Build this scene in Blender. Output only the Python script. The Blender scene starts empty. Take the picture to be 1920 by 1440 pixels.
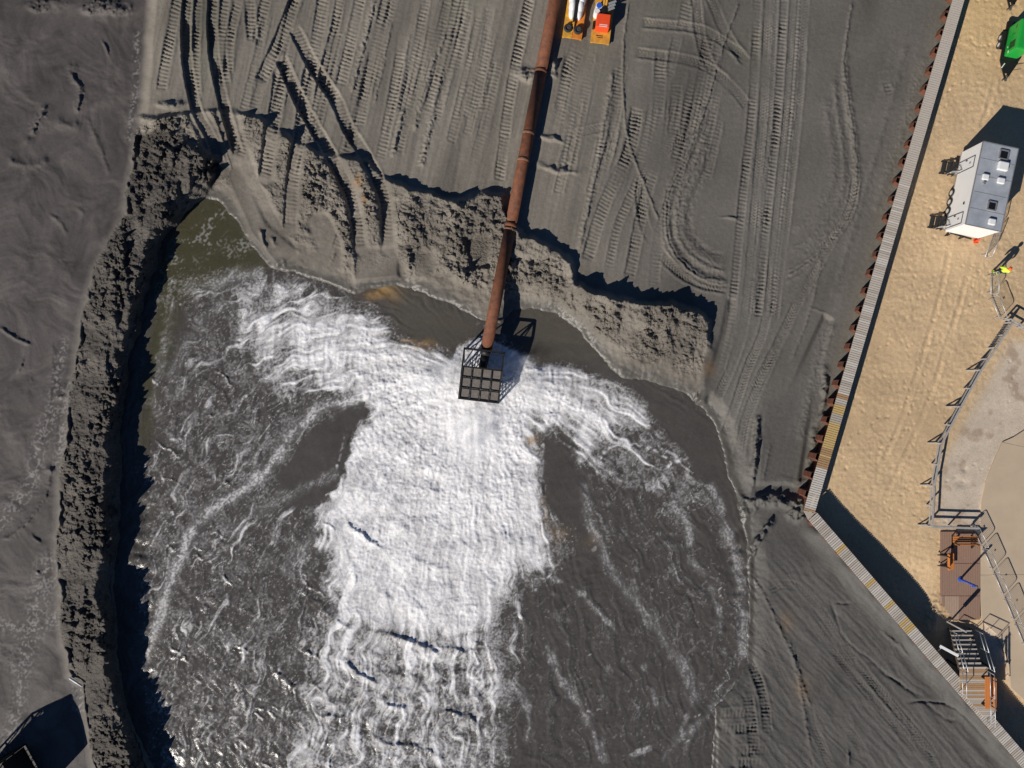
import bpy, bmesh, math, random
import numpy as np
from mathutils import Vector, Matrix, Euler

# ------------------------------------------------------------------ camera, sky, sun, exposure
H = 53.0            # camera height above the work surface (m)
F = 1331.0          # focal length in photo pixels
scene = bpy.context.scene
cam_d = bpy.data.cameras.new('camera'); cam = bpy.data.objects.new('camera', cam_d)
scene.collection.objects.link(cam); scene.camera = cam
cam.location = (0, 0, H); cam.rotation_euler = (0, 0, 0)
cam_d.sensor_width = 36; cam_d.lens = F / 1920 * 36; cam_d.clip_end = 6000; cam_d.clip_start = 0.5
SUN_EL = math.radians(30); SH = (0.68, 0.733)      # shadow direction on the ground
w = bpy.data.worlds.new('World'); scene.world = w; w.use_nodes = True
nt = w.node_tree; bg = nt.nodes['Background']
sky = nt.nodes.new('ShaderNodeTexSky'); sky.sky_type = 'NISHITA'; sky.sun_disc = False
sky.air_density = 0.8; sky.dust_density = 0.0; sky.ozone_density = 8.0
sky.sun_elevation = SUN_EL; sky.sun_rotation = math.atan2(-SH[0], -SH[1]) % (2 * math.pi)
nt.links.new(sky.outputs[0], bg.inputs[0]); bg.inputs[1].default_value = 0.05
sd = bpy.data.lights.new('sun', 'SUN'); sun = bpy.data.objects.new('sun', sd); scene.collection.objects.link(sun)
sd.energy = 5.0; sd.angle = math.radians(0.53); sd.color = (1.0, 0.95, 0.87)
sun.rotation_euler = Vector((SH[0] * math.cos(SUN_EL), SH[1] * math.cos(SUN_EL), -math.sin(SUN_EL))).to_track_quat('-Z', 'Y').to_euler()
sun.location = (-60, -60, 60)
vs = scene.view_settings; vs.view_transform = 'Standard'; vs.look = 'None'; vs.gamma = 1; vs.use_curve_mapping = False
vs.exposure = 0.0

scene.cycles.volume_bounces = 6
COL = scene.collection
R = random.Random(5)
Z_CAP, Z_TAN, Z_W = 0.75, -0.5, -1.1

def P(px, py, z=0.0):
    s = (H - z) / F
    return Vector(((px - 960) * s, (720 - py) * s, z))

# ------------------------------------------------------------------ materials
def new_mat(name):
    m = bpy.data.materials.new(name); m.use_nodes = True
    return m, m.node_tree, m.node_tree.nodes['Principled BSDF']

def mat(name, col, rough=0.6, metal=0.0, var=0.25, scale=6.0, bump=0.0, col2=None, stretch=None, spec=0.5):
    m, t, b = new_mat(name)
    tc = t.nodes.new('ShaderNodeTexCoord'); src = tc.outputs['Object']
    if stretch:
        mp = t.nodes.new('ShaderNodeMapping'); mp.inputs['Scale'].default_value = stretch
        t.links.new(src, mp.inputs[0]); src = mp.outputs[0]
    oi = t.nodes.new('ShaderNodeObjectInfo')
    ad = t.nodes.new('ShaderNodeVectorMath'); ad.operation = 'ADD'
    sc = t.nodes.new('ShaderNodeMath'); sc.operation = 'MULTIPLY'; sc.inputs[1].default_value = 37.0
    t.links.new(oi.outputs['Random'], sc.inputs[0]); t.links.new(src, ad.inputs[0]); t.links.new(sc.outputs[0], ad.inputs[1])
    n = t.nodes.new('ShaderNodeTexNoise'); n.inputs['Scale'].default_value = scale; n.inputs['Detail'].default_value = 6; n.inputs['Roughness'].default_value = 0.65
    t.links.new(ad.outputs[0], n.inputs['Vector'])
    cr = t.nodes.new('ShaderNodeValToRGB')
    c2 = col2 if col2 else tuple(c * (1 - var) for c in col)
    c1 = col if col2 else tuple(min(1, c * (1 + var)) for c in col)
    cr.color_ramp.elements[0].position = 0.32; cr.color_ramp.elements[1].position = 0.68
    cr.color_ramp.elements[0].color = (*c2, 1); cr.color_ramp.elements[1].color = (*c1, 1)
    t.links.new(n.outputs['Fac'], cr.inputs[0]); t.links.new(cr.outputs[0], b.inputs['Base Color'])
    b.inputs['Roughness'].default_value = rough; b.inputs['Metallic'].default_value = metal
    b.inputs['Specular IOR Level'].default_value = spec
    if bump:
        bp = t.nodes.new('ShaderNodeBump'); bp.inputs['Strength'].default_value = bump; bp.inputs['Distance'].default_value = 0.02
        t.links.new(n.outputs['Fac'], bp.inputs['Height']); t.links.new(bp.outputs[0], b.inputs['Normal'])
    return m

def terrain_mat(name, rough_attr=True, grain=55.0, bump=0.5, spec=0.3, dist=0.03, clod_scale=4.5, clod_dist=.28):
    m, t, b = new_mat(name)
    a = t.nodes.new('ShaderNodeAttribute'); a.attribute_name = 'albedo'
    g = t.nodes.new('ShaderNodeNewGeometry')
    n = t.nodes.new('ShaderNodeTexNoise'); n.inputs['Scale'].default_value = grain / 8; n.inputs['Detail'].default_value = 5; n.inputs['Roughness'].default_value = 0.7
    t.links.new(g.outputs['Position'], n.inputs['Vector'])
    mr = t.nodes.new('ShaderNodeMapRange'); mr.inputs['From Min'].default_value = 0.25; mr.inputs['From Max'].default_value = 0.75
    mr.inputs['To Min'].default_value = 0.82; mr.inputs['To Max'].default_value = 1.18
    t.links.new(n.outputs['Fac'], mr.inputs['Value'])
    mx = t.nodes.new('ShaderNodeMix'); mx.data_type = 'RGBA'; mx.blend_type = 'MULTIPLY'; mx.inputs['Factor'].default_value = 1
    t.links.new(a.outputs['Color'], mx.inputs['A']); t.links.new(mr.outputs['Result'], mx.inputs['B'])
    t.links.new(mx.outputs['Result'], b.inputs['Base Color'])
    ar = t.nodes.new('ShaderNodeAttribute'); ar.attribute_name = 'gloss'
    t.links.new(ar.outputs['Fac'], b.inputs['Roughness'])
    b.inputs['Specular IOR Level'].default_value = spec
    bp = t.nodes.new('ShaderNodeBump'); bp.inputs['Strength'].default_value = bump; bp.inputs['Distance'].default_value = dist
    t.links.new(n.outputs['Fac'], bp.inputs['Height'])
    # loose clods: coarser relief where the surface is marked as rough
    aq = t.nodes.new('ShaderNodeAttribute'); aq.attribute_name = 'rough'
    n2 = t.nodes.new('ShaderNodeTexNoise'); n2.inputs['Scale'].default_value = clod_scale; n2.inputs['Detail'].default_value = 4; n2.inputs['Roughness'].default_value = 0.65
    t.links.new(g.outputs['Position'], n2.inputs['Vector'])
    mu = t.nodes.new('ShaderNodeMath'); mu.operation = 'MULTIPLY'; t.links.new(n2.outputs['Fac'], mu.inputs[0]); t.links.new(aq.outputs['Fac'], mu.inputs[1])
    b2 = t.nodes.new('ShaderNodeBump'); b2.inputs['Strength'].default_value = 1.0; b2.inputs['Distance'].default_value = clod_dist
    t.links.new(mu.outputs[0], b2.inputs['Height']); t.links.new(bp.outputs[0], b2.inputs['Normal']); t.links.new(b2.outputs[0], b.inputs['Normal'])
    return m

# ------------------------------------------------------------------ object helpers
def tag(o, label=None, cat=None, group=None, kind=None):
    if label: o['label'] = label
    if cat: o['category'] = cat
    if group: o['group'] = group
    if kind: o['kind'] = kind
    return o

def empty(name, loc, rz=0.0):
    o = bpy.data.objects.new(name, None); COL.objects.link(o)
    o.location = loc; o.rotation_euler = (0, 0, rz); o.empty_display_size = 0.2
    return o

def link(name, me, parent=None, loc=None, rot=None):
    o = bpy.data.objects.new(name, me); COL.objects.link(o)
    if parent: o.parent = parent
    if loc is not None: o.location = loc
    if rot is not None: o.rotation_euler = rot
    return o

def copy_tree(o, parent=None):
    c = o.copy(); COL.objects.link(c); c.parent = parent
    for ch in [x for x in o.children]:
        copy_tree(ch, c)
    return c

class MB:
    def __init__(s): s.v = []; s.f = []
    def add(s, vs_, fs_):
        b = len(s.v); s.v += [tuple(x) for x in vs_]; s.f += [tuple(i + b for i in f) for f in fs_]; return s
    def box(s, c, d, rz=0.0, m=None):
        x, y, z = d[0] / 2, d[1] / 2, d[2] / 2
        vs_ = [Vector((a * x, b * y, e * z)) for e in (-1, 1) for a, b in ((-1, -1), (1, -1), (1, 1), (-1, 1))]
        M = m if m is not None else Matrix.Rotation(rz, 3, 'Z')
        return s.add([M @ v + Vector(c) for v in vs_], [(3, 2, 1, 0), (4, 5, 6, 7), (0, 1, 5, 4), (1, 2, 6, 5), (2, 3, 7, 6), (3, 0, 4, 7)])
    def bar(s, p0, p1, w_, h_, up=(0, 0, 1)):
        p0, p1 = Vector(p0), Vector(p1); d = (p1 - p0); L = d.length; d.normalize()
        u = Vector(up)
        if abs(d.dot(u)) > 0.97: u = Vector((0, 1, 0))
        y = u.cross(d).normalized(); z = d.cross(y)
        return s.box((p0 + p1) / 2, (L, w_, h_), m=Matrix((d, y, z)).transposed())
    def tube(s, p0, p1, r, n=10, r1=None, cap=True):
        p0, p1 = Vector(p0), Vector(p1); d = (p1 - p0).normalized(); r1 = r if r1 is None else r1
        u = Vector((0, 0, 1)) if abs(d.z) < .9 else Vector((1, 0, 0))
        a = d.cross(u).normalized(); b = d.cross(a)
        vs_ = []
        for p, q in ((p0, r), (p1, r1)):
            for k in range(n):
                t = 2 * math.pi * k / n; vs_.append(p + (a * math.cos(t) + b * math.sin(t)) * q)
        fs_ = [(k, (k + 1) % n, n + (k + 1) % n, n + k) for k in range(n)]
        if cap: fs_ += [tuple(range(n - 1, -1, -1)), tuple(range(n, 2 * n))]
        return s.add(vs_, fs_)
    def path(s, pts, r, n=8):
        for a, b in zip(pts[:-1], pts[1:]): s.tube(a, b, r, n)
        return s
    def ball(s, c, r, n=12, k=8):
        c = Vector(c); r = r if hasattr(r, '__len__') else (r, r, r); vs_ = []; fs_ = []
        for i in range(k + 1):
            ph = math.pi * i / k
            for j in range(n):
                t = 2 * math.pi * j / n
                vs_.append(c + Vector((r[0] * math.sin(ph) * math.cos(t), r[1] * math.sin(ph) * math.sin(t), r[2] * math.cos(ph))))
        for i in range(k):
            for j in range(n):
                fs_.append((i * n + j, (i + 1) * n + j, (i + 1) * n + (j + 1) % n, i * n + (j + 1) % n))
        return s.add(vs_, fs_)
    def torus(s, c, R_, r, axis='Z', n=24, k=10):
        c = Vector(c); vs_ = []; fs_ = []
        for i in range(n):
            t = 2 * math.pi * i / n
            for j in range(k):
                p = 2 * math.pi * j / k
                v = Vector(((R_ + r * math.cos(p)) * math.cos(t), (R_ + r * math.cos(p)) * math.sin(t), r * 1.15 * math.sin(p)))
                if axis == 'Y': v = Vector((v.x, v.z, v.y))
                if axis == 'X': v = Vector((v.z, v.x, v.y))
                vs_.append(c + v)
        for i in range(n):
            for j in range(k):
                fs_.append((i * k + j, ((i + 1) % n) * k + j, ((i + 1) % n) * k + (j + 1) % k, i * k + (j + 1) % k))
        return s.add(vs_, fs_)
    def mesh(s, name, m, smooth=False, bevel=0.0):
        me = bpy.data.meshes.new(name); me.from_pydata(s.v, [], s.f); me.materials.append(m)
        bm = bmesh.new(); bm.from_mesh(me)
        bmesh.ops.recalc_face_normals(bm, faces=bm.faces)
        if bevel:
            bmesh.ops.bevel(bm, geom=list(bm.edges), offset=bevel, segments=2, affect='EDGES', profile=0.6)
        bm.to_mesh(me); bm.free()
        if smooth:
            for p in me.polygons: p.use_smooth = True
        me.update(); return me
    def build(s, name, m, parent=None, smooth=False, bevel=0.0, loc=None, rot=None):
        return link(name, s.mesh(name, m, smooth, bevel), parent, loc, rot)

# ------------------------------------------------------------------ numpy noise and fields
rng = np.random.default_rng(11)
PERM = rng.permutation(512).astype(np.int32); PERM = np.concatenate([PERM, PERM])
ANG = rng.random(512).astype(np.float32) * 2 * np.pi; GX, GY = np.cos(ANG), np.sin(ANG)

def perlin(x, y, seed=0):
    x = np.asarray(x, np.float32) + seed * 17.31; y = np.asarray(y, np.float32) + seed * 9.77
    x, y = np.broadcast_arrays(x, y)
    xi = np.floor(x); yi = np.floor(y); fx = x - xi; fy = y - yi
    xi = xi.astype(np.int32) & 511; yi = yi.astype(np.int32) & 511
    u = fx * fx * fx * (fx * (fx * 6 - 15) + 10); v = fy * fy * fy * (fy * (fy * 6 - 15) + 10)
    x1 = (xi + 1) & 511; y1 = (yi + 1) & 511
    def g(a, b, dx, dy):
        h = PERM[PERM[a] + b]; return GX[h] * dx + GY[h] * dy
    n0 = g(xi, yi, fx, fy); n1 = g(x1, yi, fx - 1, fy); n2 = g(xi, y1, fx, fy - 1); n3 = g(x1, y1, fx - 1, fy - 1)
    a = n0 + u * (n1 - n0); b = n2 + u * (n3 - n2)
    return (a + v * (b - a)) * 1.5

def fbm(x, y, lam, octs=4, seed=0, gain=0.5):
    s = 0; a = 1; tot = 0
    for o in range(octs):
        s = s + a * perlin(x / lam, y / lam, seed + o * 3); tot += a; a *= gain; lam /= 2.03
    return s / tot

def ridged(x, y, lam, octs=3, seed=0, gain=0.55):
    s = 0; a = 1; tot = 0
    for o in range(octs):
        s = s + a * (1 - np.abs(perlin(x / lam, y / lam, seed + o * 5)) * 2); tot += a; a *= gain; lam /= 2.1
    return s / tot

def worley(x, y, lam, seed=0):
    x = np.asarray(x, np.float32) / lam + seed * 13.7; y = np.asarray(y, np.float32) / lam + seed * 5.3
    xi = np.floor(x).astype(np.int32); yi = np.floor(y).astype(np.int32)
    best = np.full(x.shape, 9.0, np.float32); cid = np.zeros(x.shape, np.float32)
    for dx in (-1, 0, 1):
        for dy in (-1, 0, 1):
            a = xi + dx; b = yi + dy; h = PERM[PERM[a & 511] + (b & 511)]; h2 = PERM[h + 77]
            d = (a + h / 512. - x) ** 2 + (b + h2 / 512. - y) ** 2
            m = d < best; best = np.where(m, d, best).astype(np.float32); cid = np.where(m, PERM[h2 + 31] / 512., cid).astype(np.float32)
    return np.sqrt(best), cid

def ss(a, b, x):
    t = np.clip((x - a) / (b - a), 0, 1); return t * t * (3 - 2 * t)

def lerp(a, b, t): return a + (b - a) * t

# coarse maps on a 4 px lattice, sampled bilinearly
CX0, CY0, CS = -300.0, -300.0, 4.0
CNX, CNY = 650, 530
cxs = CX0 + CS * np.arange(CNX, dtype=np.float32); cys = CY0 + CS * np.arange(CNY, dtype=np.float32)
CXG, CYG = np.meshgrid(cxs, cys)

def samp(mp, x, y):
    u = np.clip((x - CX0) / CS, 0, CNX - 1.001); v = np.clip((y - CY0) / CS, 0, CNY - 1.001)
    i = u.astype(np.int32); j = v.astype(np.int32); fu = u - i; fv = v - j
    a = mp[j, i]; b = mp[j, i + 1]; c = mp[j + 1, i]; d = mp[j + 1, i + 1]
    return (a + (b - a) * fu) * (1 - fv) + (c + (d - c) * fu) * fv

def seg_d2(x, y, a, b):
    dx, dy = b[0] - a[0], b[1] - a[1]; L2 = dx * dx + dy * dy + 1e-9
    t = np.clip(((x - a[0]) * dx + (y - a[1]) * dy) / L2, 0, 1)
    ex = x - a[0] - t * dx; ey = y - a[1] - t * dy
    return ex * ex + ey * ey, t, (dx * (y - a[1]) - dy * (x - a[0])) / math.sqrt(L2)

def cdist(pts):
    d = np.full(CXG.shape, 1e12, np.float32)
    for a, b in zip(pts[:-1], pts[1:]): d = np.minimum(d, seg_d2(CXG, CYG, a, b)[0])
    return np.sqrt(d)

def cparam(pts, vals):       # value of the nearest point of a polyline
    d = np.full(CXG.shape, 1e12, np.float32); o = np.zeros(CXG.shape, np.float32)
    for k in range(len(pts) - 1):
        e, t, _ = seg_d2(CXG, CYG, pts[k], pts[k + 1]); m = e < d
        d = np.where(m, e, d); o = np.where(m, vals[k] + (vals[k + 1] - vals[k]) * t, o)
    return o

def csdf(poly):              # negative inside
    ins = np.zeros(CXG.shape, bool); n = len(poly)
    for k in range(n):
        x0, y0 = poly[k]; x1, y1 = poly[(k + 1) % n]
        if y0 == y1: continue
        c = ((y0 > CYG) != (y1 > CYG)) & (CXG < (x1 - x0) * (CYG - y0) / (y1 - y0) + x0)
        ins ^= c
    d = cdist(list(poly) + [poly[0]])
    return np.where(ins, -d, d)

def smooth_line(pts, step=10.0):
    pts = [np.array(p, float) for p in pts]
    if len(pts) < 3: return [tuple(p) for p in pts]
    q = [2 * pts[0] - pts[1]] + pts + [2 * pts[-1] - pts[-2]]; out = []
    for k in range(1, len(q) - 2):
        L = np.linalg.norm(q[k + 1] - q[k]); n = max(1, int(L / step))
        for i in range(n):
            t = i / n
            out.append(tuple(0.5 * ((2 * q[k]) + (-q[k - 1] + q[k + 1]) * t + (2 * q[k - 1] - 5 * q[k] + 4 * q[k + 1] - q[k + 2]) * t * t + (-q[k - 1] + 3 * q[k] - 3 * q[k + 1] + q[k + 2]) * t ** 3)))
    out.append(tuple(pts[-1])); return out

def grid_axis(a, b, step, far):
    core = np.arange(a, b, step); lo = []; hi = []; s = step; x = a
    while x > -far:
        s = min(s * 1.12, far / 5); x -= s; lo.append(x)
    s = step; x = core[-1]
    while x < far:
        s = min(s * 1.12, far / 5); x += s; hi.append(x)
    return np.array(lo[::-1] + list(core) + hi, np.float32)

class Line:
    """distance |d|, side-signed d and arc length s near a polyline on a tensor grid (only inside its window)"""
    def __init__(s, xs, ys, pts, reach):
        pts = smooth_line(pts)
        ax = np.array(pts)
        i0, i1 = np.searchsorted(xs, [ax[:, 0].min() - reach, ax[:, 0].max() + reach])
        j0, j1 = np.searchsorted(ys, [ax[:, 1].min() - reach, ax[:, 1].max() + reach])
        s.win = (slice(j0, j1), slice(i0, i1)); s.ok = (i1 - i0 > 1 and j1 - j0 > 1)
        if not s.ok: return
        s.x, s.y = np.meshgrid(xs[i0:i1], ys[j0:j1])
        D = np.full(s.x.shape, 1e9, np.float32); S = np.zeros_like(D); G = np.zeros_like(D); L = 0; T = np.zeros_like(D)
        tot = sum(math.dist(a, b) for a, b in zip(pts[:-1], pts[1:]))
        lx, ly = xs[i0:i1], ys[j0:j1]
        for a, b in zip(pts[:-1], pts[1:]):
            l = math.dist(a, b)
            p0, p1 = np.searchsorted(lx, [min(a[0], b[0]) - reach, max(a[0], b[0]) + reach])
            q0, q1 = np.searchsorted(ly, [min(a[1], b[1]) - reach, max(a[1], b[1]) + reach])
            if p1 > p0 and q1 > q0:
                W = (slice(q0, q1), slice(p0, p1))
                e, t, g = seg_d2(s.x[W], s.y[W], a, b); m = e < D[W]
                D[W] = np.where(m, e, D[W]); S[W] = np.where(m, L + t * l, S[W]); G[W] = np.where(m, g, G[W])
            L += l
        s.d = np.sqrt(D); s.s = S; s.g = np.where(G >= 0, 1, -1) * s.d; s.t = S / max(tot, 1e-6); s.tot = tot
        s.end = ss(0, 14, S) * ss(0, 14, tot - S)

def grid_mesh(name, xs, ys, Z, keep, albedo, gloss, material, flat=None, rough=None):
    ny, nx = Z.shape
    PX, PY = np.meshgrid(xs, ys); sc = (H - Z) / F
    co = np.stack([(PX - 960) * sc, (720 - PY) * sc, Z], -1).reshape(-1, 3).astype(np.float32)
    idx = np.arange(ny * nx, dtype=np.int32).reshape(ny, nx)
    kf = keep[:-1, :-1] & keep[1:, :-1] & keep[:-1, 1:] & keep[1:, 1:]
    q = np.stack([idx[1:, :-1][kf], idx[1:, 1:][kf], idx[:-1, 1:][kf], idx[:-1, :-1][kf]], -1)
    used = np.zeros(ny * nx, bool); used[q.ravel()] = True
    remap = np.cumsum(used).astype(np.int32) - 1
    q = remap[q]; co = co[used]
    me = bpy.data.meshes.new(name)
    me.vertices.add(len(co)); me.vertices.foreach_set('co', co.ravel())
    me.loops.add(q.size); me.loops.foreach_set('vertex_index', q.ravel().astype(np.int32))
    me.polygons.add(len(q)); me.polygons.foreach_set('loop_start', np.arange(0, q.size, 4, dtype=np.int32))
    me.polygons.foreach_set('use_smooth', np.ones(len(q), bool) if flat is None else ~(flat[:-1, :-1][kf]))
    me.update(calc_edges=True)
    a = me.attributes.new('albedo', 'FLOAT_COLOR', 'POINT')
    c4 = np.ones((ny * nx, 4), np.float32); c4[:, :3] = np.clip(albedo.reshape(-1, 3), 0.004, 0.95)
    a.data.foreach_set('color', c4[used].ravel())
    g = me.attributes.new('gloss', 'FLOAT', 'POINT'); g.data.foreach_set('value', np.clip(gloss, 0.03, 1).reshape(-1)[used].astype(np.float32))
    if rough is not None:
        q_ = me.attributes.new('rough', 'FLOAT', 'POINT'); q_.data.foreach_set('value', rough.reshape(-1)[used].astype(np.float32))
    me.materials.append(material)
    o = bpy.data.objects.new(name, me); COL.objects.link(o); return o

# ------------------------------------------------------------------ layout lines traced from the photograph (photo pixels)
PIT = [(385,368),(412,372),(440,405),(475,450),(505,495),(560,508),(620,528),(668,547),(690,532),(740,530),(790,543),(840,560),(880,585),(905,597),(935,600),(960,575),(1000,572),(1045,585),(1085,610),(1115,645),(1140,678),(1165,700),(1230,712),(1290,735),(1325,765),(1350,805),(1362,850),(1375,900),(1392,950),(1403,1020),(1408,1080),(1405,1180),(1402,1250),(1380,1290),(1345,1325),(1342,1380),(1338,1470),(1300,1900),(330,1900),(288,1440),(252,1385),(224,1310),(217,1240),(210,1150),(208,1080),(211,1000),(215,900),(212,820),(224,740),(240,650),(255,580),(270,520),(286,470),(315,420),(340,385)]
CREST = [(262,222),(330,218),(400,205),(450,214),(500,226),(545,262),(590,288),(640,292),(690,300),(722,334),(760,350),(800,362),(850,374),(900,366),(945,366),(960,420),(975,448),(1010,455),(1040,466),(1072,492),(1082,532),(1140,553),(1200,570),(1260,573),(1310,583),(1338,602)]
CREST_H = [.15,.35,.3,.4,.5,.5,.5,.55,.65,.7,.7,.7,.7,.75,.7,.5,.8,.85,.85,.7,1.0,1.05,1.05,1.0,.9,.8]
NBERM = CREST + [(1330,650),(1303,748),(1240,790),(1000,800),(600,700),(440,560),(400,470),(360,380),(300,330),(250,300)]
LFOOT = [(262,250),(250,310),(232,400),(180,500),(155,600),(140,700),(125,800),(115,900),(108,1000),(112,1100),(120,1200),(130,1262),(156,1282),(160,1330),(178,1440),(200,1700)]
LEDGE = [(418,318),(392,372),(345,405),(312,455),(292,510),(270,590),(252,660),(239,740),(229,820),(226,900),(223,1000),(216,1100),(221,1200),(230,1300),(255,1385),(282,1440),(330,1700)]
LBERM = LFOOT + LEDGE[::-1] + [(400,290),(350,258),(300,246)]
LOWLEFT = [(-300,-300),(285,-300),(286,0),(281,60),(276,130),(262,250)] + LFOOT[1:] + [(200,1900),(-300,1900)]

def wall_x(y): return np.where(y <= 960, 1797 - (y / 960.0) * 280, 1517 + (y - 960) * (399 / 462.0))

# coarse maps
S_PIT = csdf(PIT); S_NB = csdf(NBERM); S_LB = csdf(LBERM); S_LL = csdf(LOWLEFT)
D_CR = cdist(CREST); V_CR = cparam(CREST, CREST_H)
D_LF = cdist(LFOOT); D_LE = cdist(LEDGE)

# ------------------------------------------------------------------ GROUND: grey dredged sand
def build_ground():
    xs = grid_axis(-24, 1944, 1.75, 30000); ys = grid_axis(-24, 1464, 1.75, 30000)
    X, Y = np.meshgrid(xs, ys)
    keep = (X < wall_x(Y) + 4)
    far = ss(200, 1500, np.maximum(np.maximum(-X, X - 1920), np.maximum(-Y, Y - 1440)))
    wx = fbm(X, Y, 70, 3, 1) * 14 + fbm(X, Y, 18, 2, 2) * 4; wy = fbm(X, Y, 70, 3, 5) * 14 + fbm(X, Y, 18, 2, 6) * 4
    Xw, Yw = X + wx, Y + wy
    spit = samp(S_PIT, X + wx * .5 + 2.5 * fbm(X, Y, 9, 2, 4), Y + wy * .5 + 2.5 * fbm(X, Y, 9, 2, 10))
    snb = samp(S_NB, X + wx * .9, Y + wy * .9); slb = samp(S_LB, X + wx * 1.0, Y + wy * 1.0); sll = samp(S_LL, X + wx * .25, Y + wy * .25)
    n_big = fbm(X, Y, 420, 3, 7); n_mid = fbm(X, Y, 90, 4, 8); n_fine = fbm(X, Y, 11, 3, 9)
    ru, rv = X * .93 + Y * .37, Y * .93 - X * .37
    cl_p = .35 + 1.0 * ss(-.35, .4, fbm(X, Y * .6, 64, 3, 16))
    f1, c1 = worley(X + .5 * wx, Y + .5 * wy, 12, 1); f2, c2 = worley(X + .3 * wx, Y + .3 * wy, 5.5, 2)
    blocks = np.maximum(0, 1 - 1.25 * f1) * c1 ** 1.5 * 1.5 + np.maximum(0, 1 - 1.2 * f2) * (c2 ** 1.3) * .8
    clod = (blocks * .75 + np.maximum(0, ridged(X + wx, Y + wy, 34, 3, 3, .6) - .1) * .5 + .45 * fbm(X, Y, 14, 3, 14, .7) + .3 * perlin((ru + wx) / 34, (rv + wy * .6) / 10, 15)) * cl_p
    # plateau, sinking towards the south east
    low = ss(560, 930, Y + (X - 1400) * .1) * ss(1250, 1380, X)
    Z = .04 * n_big - .78 * low + .30 * low * ss(60, 300, -(X - wall_x(Y)) * -1 + 360) * 0
    Z = Z + .012 * n_mid
    # southeast flat rises a little to the wall
    dw = wall_x(Y) - X
    Z = Z + low * .45 * ss(420, 40, dw) * ss(950, 1080, Y)
    # low flats on the left
    mL = ss(10, -14, sll)
    zl = -1.02 + .10 * n_big + .05 * fbm(Xw, Yw * .8, 60, 4, 21) + .012 * n_fine * ss(-.2, .4, n_mid)
    terr = ridged(Xw * 1.15, Yw * .6, 120, 3, 23)
    swirl = fbm(X + 55 * fbm(X, Y, 120, 2, 26), Y + 70 * fbm(X, Y, 120, 2, 27), 46, 4, 28)
    zl = zl + .09 * swirl + .03 * np.abs(perlin(Xw / 26, Yw / 70, 25)) * ss(0, .4, n_mid)
    Z = lerp(Z, zl, mL)
    flat = np.zeros_like(X)
    for pts, hw in [([(352,-10),(349,50),(351,117),(363,183),(372,215),(393,253),(414,312)], 20), ([(400,-10),(398,50),(403,117),(417,183),(430,233),(447,290),(470,350)], 22), ([(525,105),(557,177),(587,233),(613,277),(643,333),(663,383),(677,467)], 15), ([(550,50),(590,127),(630,187),(653,240),(680,283),(707,333),(723,383),(728,465)], 15), ([(527,133),(517,207),(507,260),(497,335)], 15), ([(582,127),(570,207),(560,267),(550,333),(543,430)], 15), ([(455,330),(500,420),(530,470)], 26), ([(600,420),(620,470),(600,500)], 24)]:
        L = Line(xs, ys, pts, hw * 2); flat[L.win] = np.maximum(flat[L.win], ss(hw + 5, hw - 5, L.d))
    # north bank of the pit: crest with clods, slope to the shore
    dcr = samp(D_CR, X + wx * .9, Y + wy * .9); vcr = samp(V_CR, X, Y)
    dsh = np.maximum(spit, 0)
    t = dcr / (dcr + dsh + 1e-3)
    rough_nb = np.clip(ss(.97, .45, t), 0, 1) * ss(-.65, .0, n_mid + .35 * fbm(X, Y, 45, 2, 31) + .2)
    znb = lerp(vcr * (1 + .75 * fbm(X, Y, 46, 3, 33)), -.98, t ** .8) + .07 * fbm(Xw, Yw, 40, 3, 34)
    znb = znb + (.05 + .36 * rough_nb) * clod * .85
    clean = lerp(vcr * .45, -.96, t ** .85); znb = lerp(znb, clean, flat * .85)
    mN = ss(7, -5, snb)
    Z = lerp(Z, np.maximum(znb, -1.0), mN)
    # left berm
    dl = samp(D_LF, X + wx * 1.0, Y + wy * 1.0); dr = samp(D_LE, X + wx * .9, Y + wy * .9)
    u = dl / (dl + dr + 1e-3)
    top = .22 + .40 * fbm(X, Y, 110, 3, 36) + .15 * ss(900, 1000, Y)
    prof = np.where(u < .66, (np.clip(u / .66, 0, 1)) ** .62, 1 - .95 * ss(.66, 1.0, u))
    zlb = -1.05 + (top + 1.05) * prof + .38 * fbm(Xw, Yw * .45, 50, 3, 38) * prof + .34 * (ridged(Xw * 1.0, Yw * .38, 40, 2, 39) - .35) * prof + .40 * clod * ss(.02, .3, prof)
    mB = ss(5, -7, slb)
    Z = lerp(Z, zlb, mB)
    # right-hand shore: lip and apron
    shore = ss(34, 4, spit) * (1 - mN) * (1 - mB)
    Z = lerp(Z, np.minimum(Z, -1.03), shore)
    Z = np.where(spit < 0, lerp(Z, np.minimum(Z, -1.45), ss(0, -16, spit) * (1 - mB * ss(6, 0, dr * 0 + slb + 6))), Z)
    # rough heaps
    def heap(px, py, rx, ry, h, rot=0, cl=.25, seed=0):
        nonlocal Z
        i0, i1 = np.searchsorted(xs, [px - 2.2 * max(rx, ry), px + 2.2 * max(rx, ry)]); j0, j1 = np.searchsorted(ys, [py - 2.2 * max(rx, ry), py + 2.2 * max(rx, ry)])
        W = (slice(j0, j1), slice(i0, i1)); c, s_ = math.cos(rot), math.sin(rot)
        dx = Xw[W] - px; dy = Yw[W] - py
        q = ((dx * c + dy * s_) / rx) ** 2 + ((-dx * s_ + dy * c) / ry) ** 2
        k = np.exp(-q * 1.3)
        Z[W] = Z[W] + h * k + cl * clod[W] * ss(.12, .5, k)
    heap(1000, 140, 34, 12, .22, .2); heap(1038, 130, 14, 16, .25); heap(320, 192, 32, 10, .22); heap(872, 520, 40, 16, .35, .35)
    heap(1450, 936, 60, 11, .35, .1, .3); heap(1415, 850, 8, 70, .28, .1, .25); heap(1395, 950, 24, 22, .15); heap(980, 505, 40, 18, .25, .2)
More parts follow.
